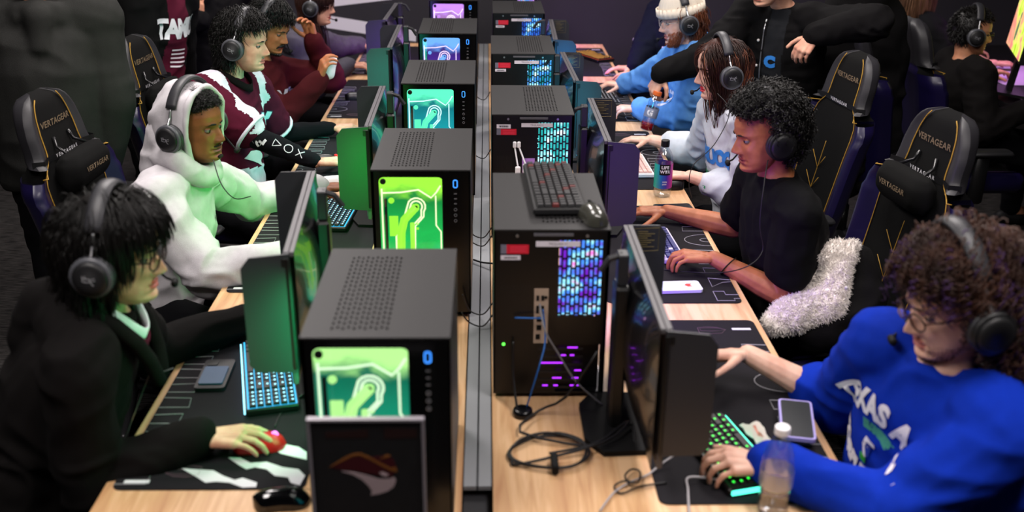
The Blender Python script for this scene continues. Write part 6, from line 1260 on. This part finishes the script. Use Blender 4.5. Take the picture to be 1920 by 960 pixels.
b = B(); c_ = D(1040, 868, z_+.01); b.box(c_.x-.008, c_.x+.008, c_.y-.03, c_.y+.03, z_-.004, z_+.02, .004); b.put('cable_tie', BLKM, None, label='black tie strap closing the coil of cable', cat='cable tie')
cable([D(985, 770, z_), D(1010, 690, DZ+.12)+V((0, 0, 0)), R(1022, 640, 2.24), R(1018, 580, 2.25)], .0022, M('cable_blue', '#1858a0', .5), 'thin blue cable rising to the nearest right computer')
cable([R(965, 596, 2.25), R(1020, 597, 2.24)], .0022, M('cable_blue', '#1858a0', .5), 'short blue cable end across the back of the nearest right computer')
cable([R(1012, 570, 2.25), R(1022, 620, 2.2), R(1045, 660, 2.2), R(1080, 715, 2.2), R(1130, 760, 2.2)], .0025, CG, 'grey cable drooping from the nearest right computer to the stand')
cable([R(962, 640, 2.25), R(962, 700, 2.23), D(970, 770, z_+.004)], .003, CB, 'black lead dropping to the round puck on the wood')
cable([D(1190, 845, z_), D(1180, 790, z_+.02), D(1120, 830, z_+.01), D(1030, 850, z_+.004)], .0032, CB, 'black cable from the monitor stand to the coil', n=8)
b = B(); c_ = D(980, 778, DZ); b.lathe([(.024, DZ+.0005), (.026, DZ+.004), (.024, DZ+.016), (.018, DZ+.019)], 24, 'z', (c_.x, c_.y, 0)); b.put('cable_puck', M('puck_black', '#0a0a0e', .25), None, True, label='round black puck on the wood at the foot of the black lead', cat='cable holder')
cable([D(1125, 958, z_), D(1150, 925, z_), D(1180, 905, z_), D(1215, 890, z_), D(1240, 870, z_+.01), D(1262, 855, z_+.02)], .0024, M('cable_white', '#a8a4a8', .5), 'pale grey cable curving from the keyboard across the wood', n=6)
cable([D(1250, 905, z_), D(1200, 912, z_), D(1165, 925, z_), D(1152, 912, z_), D(1170, 902, z_+.005), D(1195, 905, z_+.006), D(1200, 885, z_+.006), D(1185, 880, z_+.006), D(1172, 892, z_+.006), D(1180, 908, z_+.008)], .0022, CB, 'thin black cable knotted in small loops beside the near keyboard', n=6)
cable([D(1293, 975, z_), D(1290, 920, z_), D(1292, 895, z_+.01), D(1350, 900, z_+.006), D(1390, 910, z_+.004)], .0026, M('cable_white', '#a8a4a8', .5), 'pale cable looped round the front of the green-lit keyboard')
cable([D(515, 800, z_), D(530, 770, z_), D(560, 745, z_+.01), D(575, 735, z_+.02)], .0022, CB, 'thin mouse cable curving behind the cyan keyboard')
cable([R(1440, 300, 3.0), R(1432, 350, 2.93), R(1425, 420, 2.9), R(1430, 470, 2.9), R(1400, 500, 2.86), D(1340, 512, z_+.03), D(1250, 506, z_), D(1190, 500, z_)], .0018, CB, 'thin headset lead falling over the black tee to the desk')
cable([R(1345, 175, 3.9), R(1368, 210, 3.85), R(1340, 270, 3.8), R(1300, 310, 3.78), R(1292, 345, 3.8), R(1298, 372, 3.8)], .0018, CB, 'thin headset lead over the white sweatshirt')
cable([R(400, 300, 3.15), R(415, 345, 3.1), R(440, 372, 3.1), R(470, 368, 3.2)], .0018, CB, 'thin headset lead over the white hoodie')
for k, (y_, s_) in enumerate(((2.62, 1), (2.70, 1), (3.25, 1), (3.33, 1), (4.3, 1), (5.4, 1))):
    cable([(-.07, y_, DZ+.07+.02*(k % 2)), (-.05, y_+.02, DZ+.03), (-.01, y_+.03, DZ+.012), (.02, y_+.01, DZ+.06)], .0022, CB, 'thin black lead bridging the cable channel, %s from the front' % ('first second third fourth fifth sixth'.split()[k]))
cable([D(888, 487, DZ+.01), D(905, 492, DZ+.012), D(925, 494, DZ+.02)], .0032, CB, 'black plug and cord lying over the grey channel')
# white adapter cables behind the second right computer
for k, (a, c) in enumerate((((965, 275), (971, 312)), ((973, 275), (985, 307)))):
    t = empty('adapter_cable', loc=(0, 0, 0), label=('left' if k == 0 else 'right')+' white adapter cable plugged into the second right computer', cat='cable'); p = R(*a, 3.352); q = R(*c, 3.33)
    b = B(); cap(b, p, q, .0028, .0028, n=8); b.box(p.x-.006, p.x+.006, p.y-.006, p.y+.004, p.z-.004, p.z+.018, .003); b.put('lead', WHT, t); b = B(); b.box(q.x-.009, q.x+.009, q.y-.006, q.y+.006, q.z-.034, q.z, .004); b.put('adapter', WHT, t)
# packet, napkin
t = empty('paper_packet', loc=D(1425, 822, DZ+.004), label='crumpled white packet with pale red print beside the lavender phone', cat='packet')
P = []
q = [D(1386, 797, DZ+.01), D(1425, 790, DZ+.035), D(1445, 826, DZ+.03), D(1420, 832, DZ+.01)]
b = B(); b.X = Matrix.Translation(-D(1425, 822, DZ+.004)); g_ = [[q[0].lerp(q[1], j/6).lerp(q[3].lerp(q[2], j/6), i/5)+V((0, 0, .004*math.sin(i*2.1+j*1.7))) for j in range(7)] for i in range(6)]; b.grid(g_); b.grid([[p-V((0, 0, .0015)) for p in r_][::-1] for r_ in g_]); b.put('wrapper', M('paper_white', '#d8ccc4', .6), t, True)
b = B(); b.X = Matrix.Translation(-D(1425, 822, DZ+.004)); b.grid([[p+V((0, 0, .0009)) for p in r_[3:5]] for r_ in g_[1:5]]); b.put('printed_patch', M('print_salmon', '#d08878', .6), t)
# ---------------------------------------------------------------- cup with straw by the left monitor hook, small box at the right desk edge
B().box(1.02, 1.35, 4.75, 5.0, .0, .02).put('floor_plate', BLKM, None, label='flat dark plate on the carpet behind the right chairs', cat='plate')
# ---------------------------------------------------------------- background desk and bright screen on the right
t = empty('gaming_desk', loc=(3.3, 5.9, 0), label='dark desk with the bright screen at the far right edge', cat='desk')
B().box(-.42, .5, -1.3, 1.3, .72, .75, .004).put('desktop', M('desk_dark', '#141214', .4), t)
for sx in (-.36, .44):
    for sy in (-1.2, 1.2): B().box(sx-.025, sx+.025, sy-.025, sy+.025, 0, .72).put('leg', LEG, t)
c0 = D(1895, 142, .753); t = empty('desk_mat', loc=c0, label='pale mat glowing pink-violet before the bright screen at the right edge', cat='desk mat'); B().prism(rrect(-.17, .35, -.28, .28, .02), 0, .004).put('mat_sheet', M('mat_pale', '#b8a0c8', .7), t)
area('screen_glow', (0, 0, .5), (0, 0, 0), .4, .3, 3, (.9, .4, 1), t)
sa, sb, sc_ = R(1838, 88, 5.75), R(1905, 100, 5.35), 0
t = empty('gaming_monitor', mat=frame((R(1890, 100, 5.6)+V((.02, 0, 0))), (-.36, -1, 0), (-1, .36, .12)), label='monitor showing a bright green and pink game picture at the upper right edge', cat='monitor')
b = B(); b.box(-.31, .31, -.005, .36, -.03, -.002, .004); b.put('housing', BLK, t)
def game_mat():
    m = M('game_screen', '#000000', .3, emis='#ffffff', es=1.25); nt = m.node_tree; tc = nt.nodes['Texture Coordinate']; n = nt.nodes.new('ShaderNodeTexNoise'); n.inputs['Scale'].default_value = 7; n.inputs['Detail'].default_value = 4; n.inputs['Distortion'].default_value = .6; nt.links.new(tc.outputs['Object'], n.inputs['Vector'])
    r = nt.nodes.new('ShaderNodeValToRGB'); nt.links.new(n.outputs['Fac'], r.inputs[0]); e = r.color_ramp.elements; e[0].position = .36; e[0].color = (*lin('#a8e020'), 1); e[1].position = .66; e[1].color = (*lin('#e87878'), 1); k = e.new(.46); k.color = (*lin('#e8f070'), 1); k = e.new(.54); k.color = (*lin('#f0b088'), 1)
    nt.links.new(r.outputs[0], nt.nodes['Principled BSDF'].inputs['Emission Color']); return m
B().box(-.295, .295, .01, .35, -.002, .0).put('screen', game_mat(), t)
b = B(); b.ell((-.06, .12, .0006), (.035, .06, .0006)); b.ell((-.06, .2, .0006), (.02, .022, .0006)); b.put('screen_figure', E('figure_grey', '#7a9070', .8), t)
b = B(); b.box(-.03, .03, -.2, .1, -.06, -.03); b.put('stand_column', BLK, t); b = B(); b.box(-.12, .12, -.215, -.2, -.12, .04); b.put('stand_base', BLK, t)
# cyan trinket on a stand and pink glow piece
b = B(); c_ = R(1091, 297, 3.55); b.ell(c_, (.012, .012, .014)); cap(b, c_+V((-.02, 0, .012)), c_, .002, .002, n=6); b.put('cyan_trinket', M('trinket_cyan', '#70e8e0', .3), None, True, label='small pale turquoise charm hanging from a monitor stand on the right', cat='charm')
